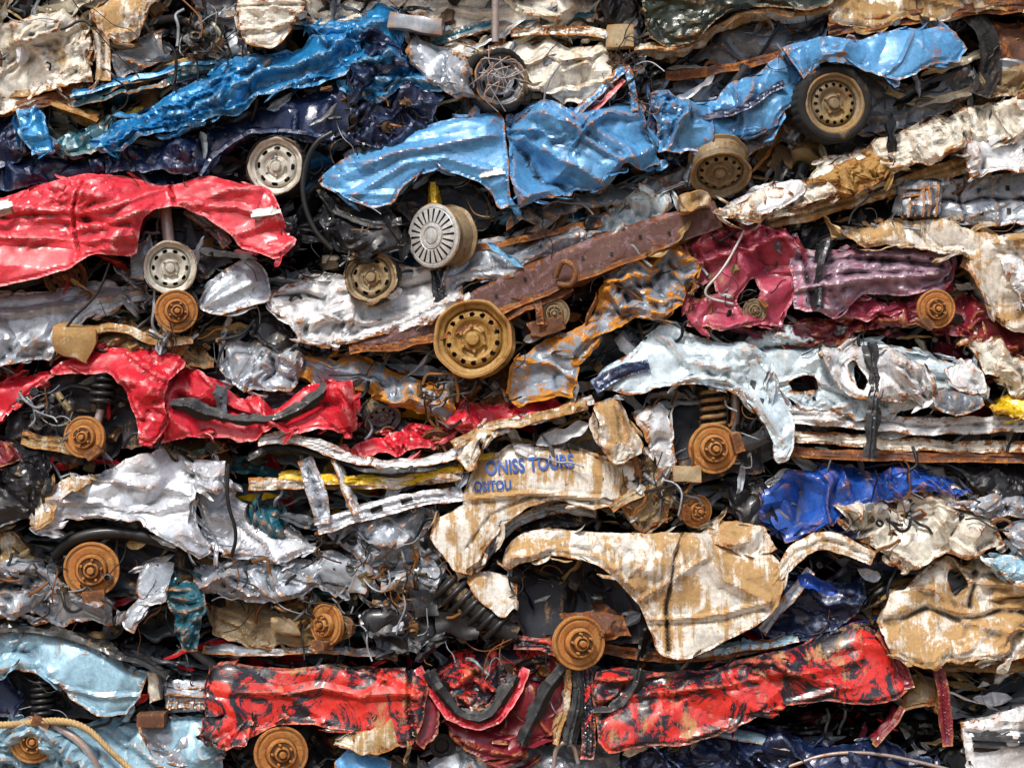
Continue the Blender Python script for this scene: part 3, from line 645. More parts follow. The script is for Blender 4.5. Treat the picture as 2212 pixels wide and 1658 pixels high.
# ---- white-blue car right
grp('crushed_pale_car',1800,850)
Hw=panel('side',[(1275,840),(1300,800),(1360,760),(1400,715),(1442,690),(1500,722),(1560,742),(1620,735),(1660,765),(1680,850),(1705,900),(1700,985),(1665,998),(1652,930),(1610,870),(1550,838),(1490,828),(1420,835),(1370,862)],'whiteblue',y=-.16,cell=130,k=.14,bulge=22,bw=26,g=5,jag=2,creases=[([(1400,845),(1490,812),(1560,822),(1630,870),(1680,960)],9,9),([(1420,720),(1480,780),(1560,790)],12,14)])
Hf=panel('door_frame',[(1590,745),(1700,700),(1800,690),(1860,730),(1960,760),(2110,790),(2130,850),(2070,880),(1960,880),(1850,900),(1720,880),(1660,830),(1600,800)],'whiteblue',y=-.08,cell=80,k=.32,bulge=14,holes=[[(1850,800),(1870,770),(1910,800),(1890,850),(1858,850)],[(1700,820),(1760,815),(1770,845),(1710,850)]],creases=[([(1600,770),(1760,740),(1900,790),(2080,830)],-18,12)])
Hp=panel('a_pillar',[(1590,760),(1620,750),(1650,800),(1665,880),(1640,910),(1610,840)],'whiteblue',y=-.2,cell=50,k=.2,bulge=8)
hole_shade(Hp,[(1638,868),(1622,830)],12,18,'black',15,'opening_shade')
hole_shade(Hf,[(1750,735),(1765,745),(1700,745),(1755,860),(1960,820)],8,8,'black',0,'bolt_hole_shade')
strip('sill',[(1660,890),(1780,900),(1900,910),(2050,925),(2300,905)],[40,40,38,34,40],'white',y=-.14,k=.2)
strip('sill_lower',[(1700,940),(1900,955),(2100,965),(2300,960)],26,'cream',y=-.1,k=.2)
strip('rusty_rail',[(1680,975),(1900,985),(2300,990)],22,'rust',y=-.12,k=.1)
panel('crumpled_rear',[(1770,760),(1850,745),(1960,770),(2020,830),(1990,880),(1880,860),(1800,830)],'white',y=-.16,cell=55,k=.45,holes=[[(1830,790),(1850,780),(1880,815),(1860,840)]])
panel('mirror',[(2000,850),(2040,838),(2110,850),(2118,880),(2060,898),(2010,885)],'grey',y=-.24,cell=80,k=.08,bulge=16,bw=14,skirt=.1,jag=1)
panel('lamp_shell',[(2040,800),(2090,780),(2120,800),(2120,850),(2060,845)],'white',y=-.18,cell=50,k=.2)
strip('roof_edge',[(1280,835),(1340,800),(1400,790)],30,'navy',y=-.2,k=.1,creases=())
strip('hanging_belt',[(1872,740),(1885,820),(1875,900),(1868,990)],8,'seal',y=-.3,skirt=.02,k=.1)
panel('wheel_well',[(1400,880),(1430,840),(1500,830),(1580,850),(1640,900),(1660,1020),(1480,1040),(1420,960)],'liner',y=.08,cell=70,k=.2,bulge=4,skirt=.3)
disc(1540,968,54,y=-.18,yaw=8)
spring('coil_spring',1542,885,-.06,26,90,5,5,'rimtan')
hose('shock_absorber',[(1590,850,-.05),(1590,900,-.06),(1586,960,-.05)],10,'silver')
panel('yellow_bag',[(2120,880),(2160,862),(2300,855),(2300,900),(2140,900)],'yellow',y=-.2,cell=30,k=.4)
panel('front_leg',[(1370,890),(1420,875),(1450,890),(1455,1000),(1430,1030),(1400,970)],'white',y=-.08,cell=45,k=.4)
boxy('block',1480,1022,60,34,60,'concretebox',y=-.2,dn=.08)
# ---- red car 2
grp('crushed_crimson_car',380,860)
panel('fender',[(110,805),(150,775),(210,755),(300,748),(380,760),(412,792),(370,820),(372,900),(345,965),(318,955),(312,895),(285,840),(240,808),(180,800)],'redd',y=-.16,cell=115,k=.2,bulge=24,bw=28,jag=2)
panel('side_crumple',[(360,830),(410,800),(500,840),(600,872),(690,835),(770,835),(778,920),(700,925),(560,935),(505,962),(400,930),(350,958)],'redd',y=-.12,cell=78,k=.38,creases=[([(380,860),(500,900),(620,905),(740,870)],-20,12)])
strip('black_seal',[(375,868),(480,895),(560,910),(640,890),(720,830)],7,'seal',y=-.26,skirt=.03,k=.1)
panel('front_wing',[(-80,850),(0,825),(100,805),(150,800),(60,850),(20,900),(-80,930)],'redd',y=-.06,cell=60)
panel('wheel_well',[(10,900),(60,840),(150,800),(230,810),(290,860),(310,960),(200,1000),(60,980),(0,960)],'liner',y=.04,cell=60,k=.35,bulge=4,skirt=.3)
spring('coil_spring',222,845,-.1,24,64,4,5,'black',tilt=.15)
hose('strut',[(222,860,-.08),(214,900,-.1),(205,930,-.1)],9,'silver')
disc(187,943,45,y=-.2,yaw=-8)
strip('control_arm',[(45,945),(110,958),(180,972),(230,965)],30,'goldmud',y=-.08)
panel('red_sheet_a',[(730,985),(820,940),(900,912),(960,925),(1000,915),(960,960),(860,985)],'redd',y=-.08,cell=45)
panel('red_sheet_b',[(960,920),(990,875),(1100,870),(1190,855),(1230,880),(1140,910),(1030,930)],'redd',y=-.08,cell=45,k=.4)
panel('olive_door',[(350,940),(480,935),(520,965),(440,985),(350,970)],'green',y=-.02,cell=40)
wheel(825,905,40,y=-.04,yaw=25,pitch=40,rim='grey',tyre=.3)
disc(945,955,36,y=-.1,pitch=45,mat='rust')
# ---- left black lump
grp('crushed_black_car',60,1030)
panel('side',[(-120,960),(0,955),(60,960),(115,1000),(112,1060),(70,1120),(0,1140),(-120,1140)],'black',y=-.1,cell=80,k=.32)
panel('maroon_end',[(-80,950),(20,960),(60,990),(20,1010),(-80,1020)],'maroon',y=-.14,cell=40)
# ---- silver car left
grp('crushed_bright_silver_car',300,1080)
panel('fender',[(85,1120),(100,1075),(160,1040),(230,1010),(300,975),(330,968),(400,980),(485,1000),(498,1050),(470,1070),(420,1065),(430,1130),(470,1190),(430,1215),(380,1170),(300,1120),(220,1105),(150,1110),(110,1145)],'silverbright',y=-.14,cell=85,k=.34,g=5,jag=3.5)
panel('mud_edge',[(78,1118),(90,1070),(150,1035),(215,1030),(140,1080),(115,1140),(95,1145)],'tanmud',y=-.18,cell=50)
panel('cowl',[(420,1060),(500,1050),(540,1100),(620,1140),(700,1180),(640,1220),(520,1200),(450,1180)],'silverbright',y=-.06,cell=60,k=.45)
panel('wheel_well',[(120,1180),(160,1150),(300,1150),(400,1190),(420,1260),(280,1290),(130,1290)],'liner',y=.06,cell=60,bulge=4,k=.3,skirt=.3)
hose('tyre_arc',[(118,1200,-.1),(160,1160,-.14),(240,1146,-.14),(320,1158,-.14),(385,1180,-.1)],14,'seal')
disc(203,1228,60,y=-.2,yaw=6)
panel('mud_flap',[(300,1220),(375,1205),(385,1260),(340,1300),(290,1290)],'silver',y=-.1,cell=70,k=.15,bulge=6,jag=2)
hose('brake_line',[(500,1000,-.25),(495,1080,-.27),(520,1150,-.25),(500,1210,-.2)],4,'seal')
# ---- tour van
grp('crushed_tour_van',1150,1040)
Ht=panel('side_panel',[(1000,1065),(1030,1000),(1100,962),(1180,965),(1260,975),(1330,1000),(1392,990),(1380,1050),(1320,1092),(1280,1100),(1200,1078),(1140,1092),(1090,1130),(1050,1180),(1020,1238),(980,1225),(930,1160),(940,1120),(1000,1090)],'tanmud',y=-.16,cell=150,k=.08,bulge=18,bw=18,g=5,jag=2.5,lat=0,low=8,creases=[([(1020,1075),(1150,1062),(1300,1075)],12,9),([(1010,1180),(1060,1110),(1150,1070),(1280,1085)],-8,6)])
panel('corner_pillar',[(1278,868),(1335,848),(1360,900),(1395,975),(1340,1000),(1305,985),(1290,920)],'tanmud',y=-.22,cell=60,k=.16,bulge=14,bw=14,jag=2,creases=[([(1330,860),(1370,980)],14,10)])
strip('roof_rail',[(560,950),(620,942),(700,965),(800,1000),(900,998),(980,985),(1020,940),(1100,915),(1200,890),(1280,862)],[20,26,24,20,18,20,26,24,22,20],'white',y=-.18,k=.2)
strip('roof_seal',[(540,990),(600,960),(700,985),(800,1018),(900,1015),(990,1000)],7,'seal',y=-.2,k=.1)
strip('roof_rail_mud',[(980,960),(1050,925),(1150,905),(1270,872)],20,'goldmud',y=-.2,k=.2)
panel('curl',[(985,975),(1010,925),(1060,915),(1080,940),(1040,960),(1030,1010),(1000,1010)],'tanmud',y=-.2,cell=30,k=.4)
strip('window_rail',[(540,1045),(640,1040),(760,1048),(900,1040),(1000,1025)],24,'tanmud',y=-.14,k=.2)
strip('yellow_board',[(600,1025),(720,1035),(860,1040),(1000,1010)],[14,22,26,20],'yellow',y=-.14,k=.2)
strip('yellow_board_upper',[(880,1010),(950,990),(1080,985)],16,'yellow',y=-.1)
strip('frame_post',[(660,990),(690,1060),(700,1130)],[34,42,34],'silver',y=-.2,k=.12)
strip('frame_post_side',[(720,990),(750,1060),(770,1110)],12,'white',y=-.22)
Hl=strip('lower_rail',[(690,1132),(780,1110),(880,1080),(1000,1060)],34,'silverbright',y=-.18,k=.15)
hole_shade(Hl,[(815,1098),(880,1079)],26,12,'black',-16,'opening_shade')
panel('lower_body',[(700,1150),(800,1110),(930,1090),(960,1160),(960,1240),(860,1230),(760,1210)],'silver',y=-.02,cell=50,k=.45)
panel('teal_seat',[(540,1100),(600,1080),(640,1180),(600,1230),(560,1180)],'teal',y=-.04,cell=45)
strip('wheel_arch',[(1020,1240),(1060,1180),(1120,1120),(1200,1095),(1290,1110)],22,'silver',y=-.06,k=.15)
panel('mud_drip',[(960,1160),(1030,1150),(1010,1235),(985,1240)],'tanmud',y=-.18,cell=60,k=.15)
panel('tyre_remains',[(1040,1240),(1080,1170),(1150,1120),(1260,1110),(1300,1130),(1180,1150),(1110,1210)],'black',y=.04,cell=50)
strip('mirror_arm',[(1318,1098),(1350,1075),(1392,1052)],20,'concretebox',y=-.2)
panel('muddy_engine',[(1340,1000),(1430,985),(1460,1060),(1450,1130),(1380,1140),(1340,1090)],'rimtan',y=-.06,cell=40,k=.55)
def lettering(txt,px,py,h,rot,mat):
    c=bpy.data.curves.new('lettering','FONT'); c.body=txt; c.size=1; c.resolution_u=3; c.offset=.022
    o=bpy.data.objects.new('tmp',c); sc.collection.objects.link(o)
    bpy.context.view_layer.update()
    me=bpy.data.meshes.new_from_object(o.evaluated_get(bpy.context.evaluated_depsgraph_get()))
    bpy.data.objects.remove(o)
    bm=bmesh.new(); bm.from_mesh(me)
    xs=[v.co.x for v in bm.verts]; ys=[v.co.y for v in bm.verts]
    for a in np.arange(min(xs),max(xs),.1): bmesh.ops.bisect_plane(bm,geom=bm.verts[:]+bm.edges[:]+bm.faces[:],plane_co=(a,0,0),plane_no=(1,0,0))
    for a in np.arange(min(ys),max(ys),.1): bmesh.ops.bisect_plane(bm,geom=bm.verts[:]+bm.edges[:]+bm.faces[:],plane_co=(0,a,0),plane_no=(0,1,0))
    V=np.array([v.co[:] for v in bm.verts]); bm.verts.index_update(); F=[[v.index for v in f.verts] for f in bm.faces]; bm.free()
    sz=h/.7; u=V[:,0]*sz*.74; v=V[:,1]*sz; r=math.radians(rot)
    X=px+u*math.cos(r)+v*math.sin(r); Y=py+u*math.sin(r)-v*math.cos(r)
    yy=Ht(X,Y)-.012
    mk('lettering',np.stack([(X-1106)*S,yy,(829-Y)*S+ZC],1),F,mat,smooth=False)
lettering('ONISS TOURS',1050,1024,29,-5,'lettering')
lettering('OSITOU',1024,1059,21,-3,'lettering')
# ---- right middle: bright blue + crumpled
grp('crushed_bright_blue_car',1850,1080)
panel('wing',[(1640,1050),(1740,1010),(1850,1015),(1960,1000),(2060,1030),(2100,1060),(1960,1065),(1860,1090),(1790,1130),(1700,1160),(1650,1120)],'bblue',y=-.04,cell=60,k=.48)
panel('rusty_wing',[(1790,1100),(1880,1070),(1980,1050),(2060,1080),(2150,1120),(2160,1180),(2040,1200),(1940,1220),(1860,1170)],'cream',y=-.08,cell=50,k=.5)
panel('dark_lower',[(1560,1040),(1660,1050),(1690,1160),(1600,1130)],'black',y=.03,cell=45)
panel('far_black',[(2050,1010),(2300,1000),(2300,1080),(2150,1070)],'black',y=-.05,cell=50)
disc(1505,1103,36,y=-.15,yaw=25,mat='disc')
panel('right_lump',[(2150,1140),(2200,1120),(2300,1110),(2300,1190),(2190,1190)],'silver',y=-.15,cell=60,k=.2)
panel('grey_heap',[(2040,1080),(2212,1060),(2300,1060),(2300,1130),(2160,1120)],'silver',y=-.08,cell=45,k=.4)
# ---- tan car
grp('crushed_muddy_car',1450,1270)
Hm=panel('fender_door',[(1080,1215),(1095,1175),(1130,1145),(1180,1132),(1300,1142),(1400,1150),(1470,1152),(1530,1150),(1620,1170),(1672,1200),(1690,1240),(1665,1310),(1600,1360),(1520,1400),(1470,1422),(1415,1405),(1400,1350),(1372,1290),(1330,1240),(1270,1208),(1200,1196),(1140,1204),(1100,1224)],'tanmud',y=-.22,cell=150,k=.12,bulge=30,bw=34,g=5,jag=1.5,creases=[([(1478,1150),(1450,1210),(1436,1300),(1440,1400)],-22,6),([(1400,1330),(1560,1320),(1650,1290)],8,7),([(1400,1345),(1560,1336),(1640,1310)],-7,6),([(1500,1160),(1560,1250),(1640,1290)],16,22),([(1105,1200),(1190,1180),(1290,1195),(1370,1260),(1410,1350)],7,8)])
strip('a_pillar',[(1640,1270),(1690,1220),(1740,1165),(1800,1165),(1880,1205)],[26,30,36,40,30],'tanmud',y=-.22,k=.15)
panel('window_fold',[(1480,1160),(1560,1118),(1640,1140),(1680,1180),(1640,1200),(1560,1180)],'tanmud',y=-.16,cell=50,k=.4)
strip('door_edge',[(1640,1360),(1700,1290),(1750,1230)],22,'silver',y=-.16)
panel('wheel_liner',[(1100,1235),(1140,1206),(1200,1198),(1270,1210),(1330,1245),(1375,1300),(1400,1380),(1290,1400),(1130,1390),(1110,1300)],'liner',y=-.02,cell=160,k=.05,bulge=4,skirt=.4,low=10,flaps=0,creases=[([(1120,1250),(1190,1225),(1260,1235),(1320,1280),(1350,1370)],-18,30)])
panel('fuel_tank',[(1000,1240),(1040,1228),(1120,1245),(1118,1300),(1090,1330),(1030,1290)],'tanmud',y=-.18,cell=80,k=.12,bulge=20,bw=22,jag=2)
panel('heat_shield',[(1210,1320),(1280,1310),(1350,1335),(1360,1370),(1300,1375),(1240,1350)],'rust',y=-.1,cell=50,jag=3)
disc(1250,1382,58,y=-.28,yaw=18,caliper=False)
strip('rocker',[(1300,1400),(1420,1422),(1560,1410),(1700,1385)],22,'rust',y=-.1)
strip('teal_stripe',[(1500,1412),(1600,1398),(1720,1378)],12,'lblue2',y=-.18)
panel('blue_paint_patch',[(1570,1340),(1600,1300),(1645,1290),(1620,1330),(1580,1362)],'lblue2',y=-.25,cell=60,k=.1,bulge=20,skirt=.02)
panel('blue_interior',[(1650,1330),(1700,1260),(1880,1250),(1860,1340),(1760,1380),(1660,1380)],'navy',y=.02,cell=60,k=.3)
# ---- right tan car
grp('crushed_tan_car',2060,1320)
panel('side',[(1880,1340),(1915,1290),(1980,1250),(2040,1210),(2120,1205),(2200,1210),(2300,1200),(2300,1400),(2200,1418),(2100,1420),(2000,1425),(1930,1410)],'tanmud',y=-.12,cell=95,k=.38,creases=[([(1900,1330),(2050,1320),(2280,1340)],-18,12),([(2120,1210),(2100,1300)],-20,10)],holes=[[(2040,1240),(2080,1215),(2100,1260),(2060,1280)]])
panel('blue_edge',[(2100,1200),(2180,1190),(2300,1180),(2300,1260),(2200,1260),(2140,1230)],'lblue2',y=-.18,cell=45)
strip('dark_sill',[(1950,1420),(2050,1440),(2300,1430)],26,'rimtan',y=-.1)
# ---- engines lower left
grp('crushed_engine_bay',760,1310)
panel('left_wreck',[(-80,1210),(60,1210),(140,1260),(240,1290),(260,1340),(180,1350),(60,1330),(-80,1340)],'silver',y=-.05,cell=60,k=.48)
panel('tan_left',[(-80,1140),(30,1150),(60,1200),(0,1230),(-80,1230)],'goldmud',y=-.02,cell=40)
panel('teal_panel',[(372,1262),(405,1248),(440,1255),(442,1330),(436,1400),(398,1392),(378,1350)],'teal',y=-.2,cell=50,k=.3,bulge=8)
panel('roof_strip',[(260,1340),(300,1290),(380,1250),(400,1280),(330,1310),(290,1360)],'silver',y=-.12,cell=35)
panel('upper_crumple',[(430,1230),(560,1200),(700,1200),(860,1190),(960,1230),(960,1290),(820,1270),(680,1280),(560,1290),(450,1290)],'silver',y=-.04,cell=60,k=.45)
panel('centre_crumple',[(780,1180),(830,1150),(900,1180),(960,1240),(940,1330),(860,1340),(800,1290)],'grey',y=-.06,cell=50,k=.55)
panel('wing_well',[(460,1300),(560,1280),(680,1300),(700,1360),(640,1400),(540,1400),(460,1370)],'rimtan',y=.0,cell=60,k=.35)
panel('sump',[(780,1330),(840,1300),(920,1310),(960,1360),(900,1410),(810,1400)],'black',y=-.12,cell=60,k=.25)
disc(706,1345,46,y=-.22,yaw=-40)
disc(745,1352,24,y=-.2,yaw=-30,mat='rimtan')
for (x,y_,w_,h_,m_) in ((860,1250,70,40,'grey'),(920,1300,50,60,'black'),(990,1350,90,50,'black'),(850,1370,100,50,'black'),(780,1250,40,60,'silver'),(1010,1300,50,40,'silver'),(620,1350,60,30,'rimtan')):
    boxy('engine_part',x,y_,w_,h_,70,m_,y=-.1,rot=random.uniform(-30,30),dn=.22)
for q in range(7):
    t=q/6; hose('intake_rib',[(965+110*t-26,1262+85*t+26,-.2),(965+110*t,1262+85*t,-.28),(965+110*t+26,1262+85*t-26,-.2)],7,'seal')
hose('intake_tube',[(960,1255,-.18),(1010,1295,-.2),(1060,1335,-.2),(1110,1370,-.18)],24,'rubber')
strip('lower_white_strip',[(440,1400),(560,1410),(700,1400),(860,1420)],14,'grey',y=-.1)
tmpl=[lathe(p,20) for p in ([(.001,-1),(1,-1),(1,-.6),(.8,-.5),(.8,.5),(1,.6),(1,1),(.6,1),(.5,.8),(.001,.8)],[(.001,-.4),(1,-.4),(1,.4),(.7,.4),(.6,.2),(.3,.2),(.25,.7),(.001,.7)],[(.5,-2),(.6,-1.9),(.6,1.9),(.5,2),(.3,2),(.001,1.9)],[(.6,-.3),(1,-.3),(1,.3),(.6,.3),(.6,-.3)])]
def rotm():
    return np.array(Matrix.Rotation(random.uniform(0,6.28),3,'X')@Matrix.Rotation(random.uniform(-.9,.9),3,'Z')@Matrix.Rotation(random.uniform(0,6.28),3,'Y'))
mcols=['#44484e','#1d1f23','#787b7e','#5c4832','#7a5c3a','#a29068','#322822','#9aa0a6','#262a30','#8a5624','#b4b8ba']
def bits(B,x,y,s,dep,q):
    if random.random()<.55: V,F=tmpl[random.randint(0,3)]; V=V*s
    else:
        V,F=boxgrid(3); V=V*np.array([s*random.uniform(.5,1.8),s*random.uniform(.2,.7),s*random.uniform(.2,.9)])
        V=V+s*.3*(np.stack([h2(np.round(V[:,0]*3),np.round(V[:,2]*3+V[:,1]*31),q+i) for i in range(3)],1)-.5)
    V=V@rotm().T*S; c=np.array(hx(random.choice(mcols))); c[:3]*=random.uniform(.6,1.2)
    B.add(V+np.array(W(x,y,dep)),np.array(F),c)
def cable(B,x,y,L,y0,r,colr):
    a=random.uniform(-1.7,1.7); Pp=[np.array(W(x,y,y0))]
    for _ in range(4):
        a+=random.gauss(0,.7); Pp.append(Pp[-1]+np.array([math.cos(a)*L/4*S,random.gauss(0,.02),math.sin(a)*L/4*S]))
    V,F=sweep(smoothline(Pp,2),r*S,6); B.add(V,F,np.array(hx(colr)))
B=Bd()
for (cx,cy,rx,ry,n) in ((860,1290,180,110,150),(800,230,90,80,40),(1420,1060,60,60,40),(420,100,60,50,25),(1340,150,60,70,30),(380,740,90,40,35),(1980,1120,130,60,40),(90,900,70,60,25),(1000,860,120,40,30),(100,1260,120,60,40),(1550,660,80,60,20),(780,490,60,50,25),(1600,900,60,60,15),(1060,1470,140,60,20),(560,1270,120,50,40)):
    for q in range(n):
        x=cx+random.gauss(0,.55)*rx; y=cy+random.gauss(0,.55)*ry
        bits(B,x,y,random.choice((4,6,9,13)),random.uniform(-.2,-.02),q)
        if random.random()<.8: cable(B,x,y,random.uniform(30,110),random.uniform(-.26,-.05),random.choice((.9,1.3,2,3.4)),random.choice(['#141416','#202226','#9aa0a6','#2c2a22','#8a5a2a']))
B.out('engine_fragments','parts')
# ---- light blue bottom left
grp('crushed_sky_blue_car',150,1450)
panel('fender',[(-120,1375),(0,1362),(90,1362),(180,1390),(270,1430),(318,1445),(310,1500),(280,1538),(215,1545),(170,1510),(140,1470),(70,1448),(0,1445),(-120,1460)],'lblue2',y=-.14,cell=100,k=.22,jag=3)
strip('black_trim',[(-80,1358),(60,1356),(150,1375),(300,1420),(370,1455)],9,'seal',y=-.2)
spring('coil_spring',92,1508,-.1,22,80,6,5,'black')
panel('wheel_well',[(-80,1450),(100,1450),(160,1490),(200,1550),(60,1570),(-80,1570)],'liner',y=.06,cell=60,bulge=4,skirt=.3)
panel('blue_door',[(-80,1455),(10,1455),(45,1500),(40,1545),(-80,1560)],'navy',y=-.06,cell=90,k=.1)
for i in range(5): strip('vent_slat',[(370+i*16,1478),(368+i*16,1530)],6,'silver',y=-.12,skirt=.05,g=4)
for i in range(4): strip('vent_bar',[(362,1484+i*14),(446,1484+i*14)],5,'silver',y=-.13,skirt=.05,g=4)
boxy('horn',335,1480,24,66,40,'cream',y=-.1,rot=-8)
boxy('wood_block',333,1548,60,28,60,'rust',y=-.18,dn=.03)
grp('crushed_blue_grey_car',240,1620)
panel('side',[(-80,1600),(30,1550),(130,1560),(230,1550),(340,1555),(470,1560),(485,1620),(470,1720),(-80,1720)],'lblue2',y=-.05,cell=78,k=.4)
panel('fold',[(300,1560),(400,1575),(478,1570),(490,1640),(400,1650),(330,1620)],'silver',y=-.12,cell=50,k=.4)
disc(78,1594,48,y=-.22,yaw=8)
hose('arch_tube',[(120,1560,-.2),(180,1590,-.24),(215,1640,-.24),(225,1690,-.2)],9,'silver')
cur[0]=None
def rope():
    P=smoothline(np.array([W(*p) for p in [(-60,1562,-.24),(60,1556,-.25),(140,1546,-.26),(200,1562,-.28),(245,1610,-.28),(290,1650,-.28),(340,1700,-.28)]]),3)
    d=np.diff(P,axis=0); L=np.concatenate([[0],np.cumsum(np.linalg.norm(d,axis=1))]); n=260
    q=np.linspace(0,L[-1],n); C=np.stack([np.interp(q,L,P[:,i]) for i in range(3)],1)
    parts=[]
    for s in range(3):
        a=q/.05*2*math.pi/1.6+s*2.094; parts.append(sweep(C+np.stack([np.sin(a)*0,np.cos(a)*.013,np.sin(a)*.013],1),.013,6))
    V,F=join(parts); mk('rope',V,F,'rope',sharp=0)
rope()
# ---- red black car
grp('crushed_red_black_car',1200,1490)
panel('front_wing',[(448,1480),(462,1440),(500,1425),(560,1438),(640,1440),(780,1440),(900,1438),(925,1470),(915,1540),(880,1600),(800,1585),(730,1570),(660,1552),(590,1552),(540,1580),(500,1600),(450,1570)],'redblack',y=-.18,cell=150,k=.16,bulge=20,bw=20,g=5,jag=2,creases=[([(470,1480),(700,1490),(910,1490)],12,16),([(880,1440),(890,1590)],-14,6),([(510,1590),(560,1560),(620,1545),(700,1555)],7,8)])
panel('mud_corner',[(440,1545),(500,1530),(560,1550),(540,1600),(480,1610),(440,1580)],'redblack',y=-.2,cell=50,k=.2)
panel('muddy_sill',[(720,1600),(800,1560),(850,1530),(880,1600),(820,1620)],'goldmud',y=-.22,cell=60,k=.15)
panel('rear_wing',[(1280,1450),(1340,1432),(1440,1445),(1560,1425),(1700,1400),(1790,1370),(1860,1345),(1905,1380),(1940,1430),(1950,1490),(1850,1510),(1740,1505),(1640,1530),(1560,1570),(1480,1590),(1400,1590),(1290,1610)],'redblack',y=-.18,cell=140,k=.17,bulge=20,bw=20,g=5,jag=2,creases=[([(1300,1500),(1500,1480),(1850,1420)],12,16),([(1385,1440),(1300,1540)],-10,7)])
panel('mud_lower',[(1290,1560),(1400,1490),(1560,1470),(1660,1470),(1600,1540),(1480,1590),(1350,1610)],'goldmud',y=-.195,cell=90,k=.15)
strip('b_pillar_a',[(905,1440),(940,1500),(980,1550),(1060,1560),(1110,1500),(1140,1440)],20,'redd',y=-.2,k=.15)
strip('b_pillar_seal',[(925,1440),(960,1500),(995,1538),(1050,1545),(1090,1500),(1115,1450)],7,'seal',y=-.26,skirt=.04,k=.1)
panel('roof_collapse',[(930,1440),(1000,1410),(1090,1395),(1180,1390),(1230,1410),(1110,1450),(1050,1530),(990,1525)],'redblack',y=-.04,cell=50,k=.4)
panel('teal_glass',[(960,1490),(1000,1480),(1030,1530),(990,1530)],'teal',y=-.1,cell=40)
panel('seat_red',[(1120,1440),(1220,1410),(1240,1480),(1190,1580),(1130,1620),(1060,1600),(1100,1540)],'maroon',y=-.1,cell=60,k=.35,ang=1.2)
panel('maroon_wheel',[(900,1540),(920,1480),(950,1520),(950,1580),(920,1610),(900,1590)],'maroon',y=-.16,cell=80,k=.08)
panel('maroon_floor',[(960,1550),(1060,1570),(1140,1560),(1140,1640),(1040,1640),(980,1600)],'maroon',y=-.12,cell=45,k=.4)
strip('door_edge_a',[(1225,1420),(1230,1500),(1200,1600)],13,'goldmud',y=-.24)
strip('door_edge_b',[(1110,1385),(1200,1392),(1260,1430),(1275,1520),(1265,1630)],30,'redblack',y=-.2,k=.2)
strip('door_seal',[(1125,1600),(1160,1520),(1210,1440),(1240,1425),(1250,1500),(1225,1600)],8,'seal',y=-.27,skirt=.03,k=.1)
strip('rear_seal',[(1275,1525),(1330,1525),(1370,1480),(1380,1435)],7,'seal',y=-.27,skirt=.03,k=.1)
strip('tail_end',[(1900,1360),(1930,1410),(1950,1480)],30,'maroon',y=-.2)
disc(612,1620,58,y=-.24,yaw=14)
panel('wheel_well',[(510,1620),(550,1575),(620,1556),(700,1570),(740,1620),(740,1700),(510,1700)],'black',y=.05,cell=60,bulge=4)
panel('bumper_iron',[(1940,1470),(1990,1455),(2030,1480),(2020,1520),(1950,1530)],'rimtan',y=-.1,cell=50)
grp('red_steel_post',2030,1510)
strip('post',[(2015,1415),(2030,1500),(2036,1600)],[26,28,24],'maroon',y=-.26,k=.08)
strip('bracket',[(1880,1600),(1920,1560),(1945,1520)],14,'maroon',y=-.25,k=.1)
grp('crushed_white_truck',2150,1590)
panel('side',[(2065,1560),(2110,1550),(2170,1525),(2230,1510),(2320,1500),(2320,1700),(2090,1700),(2075,1620)],'white',y=-.16,cell=90,k=.18,bulge=16,creases=[([(2080,1580),(2300,1570)],-10,7)])
strip('black_stripe',[(2090,1585),(2160,1590),(2300,1585)],7,'seal',y=-.27,skirt=.03,k=.05)
strip('black_stripe_lower',[(2090,1602),(2160,1607),(2300,1602)],4,'seal',y=-.27,skirt=.03,k=.05)
# ---- bottom dark car
grp('crushed_dark_blue_car',1700,1620)
panel('side',[(1340,1620),(1400,1585),(1500,1560),(1600,1555),(1680,1575),(1760,1600),(1880,1600),(2010,1640),(2060,1720),(1340,1720)],'navy',y=-.1,cell=85,k=.36)
strip('bright_edge',[(1360,1600),(1480,1565),(1600,1590),(1700,1610)],8,'lblue2',y=-.2)
panel('front_scrap',[(900,1650),(1000,1610),(1150,1610),(1330,1600),(1360,1640),(1400,1720),(900,1720)],'silver',y=-.04,cell=50,k=.5)
panel('blue_fragment',[(725,1640),(770,1590),(800,1625),(850,1640),(840,1720),(740,1720)],'lblue',y=-.2,cell=50,k=.15,rd=0,jag=1)
hose('arch_bar',[(1700,1650,-.2),(1780,1620,-.22),(1880,1618,-.22),(1980,1640,-.2),(2060,1660,-.2)],4,'silver')
hose('latch_loop',[(1195,1650,-.25),(1200,1600,-.27),(1235,1590,-.27),(1248,1640,-.25)],5,'silver')
cur[0]=None
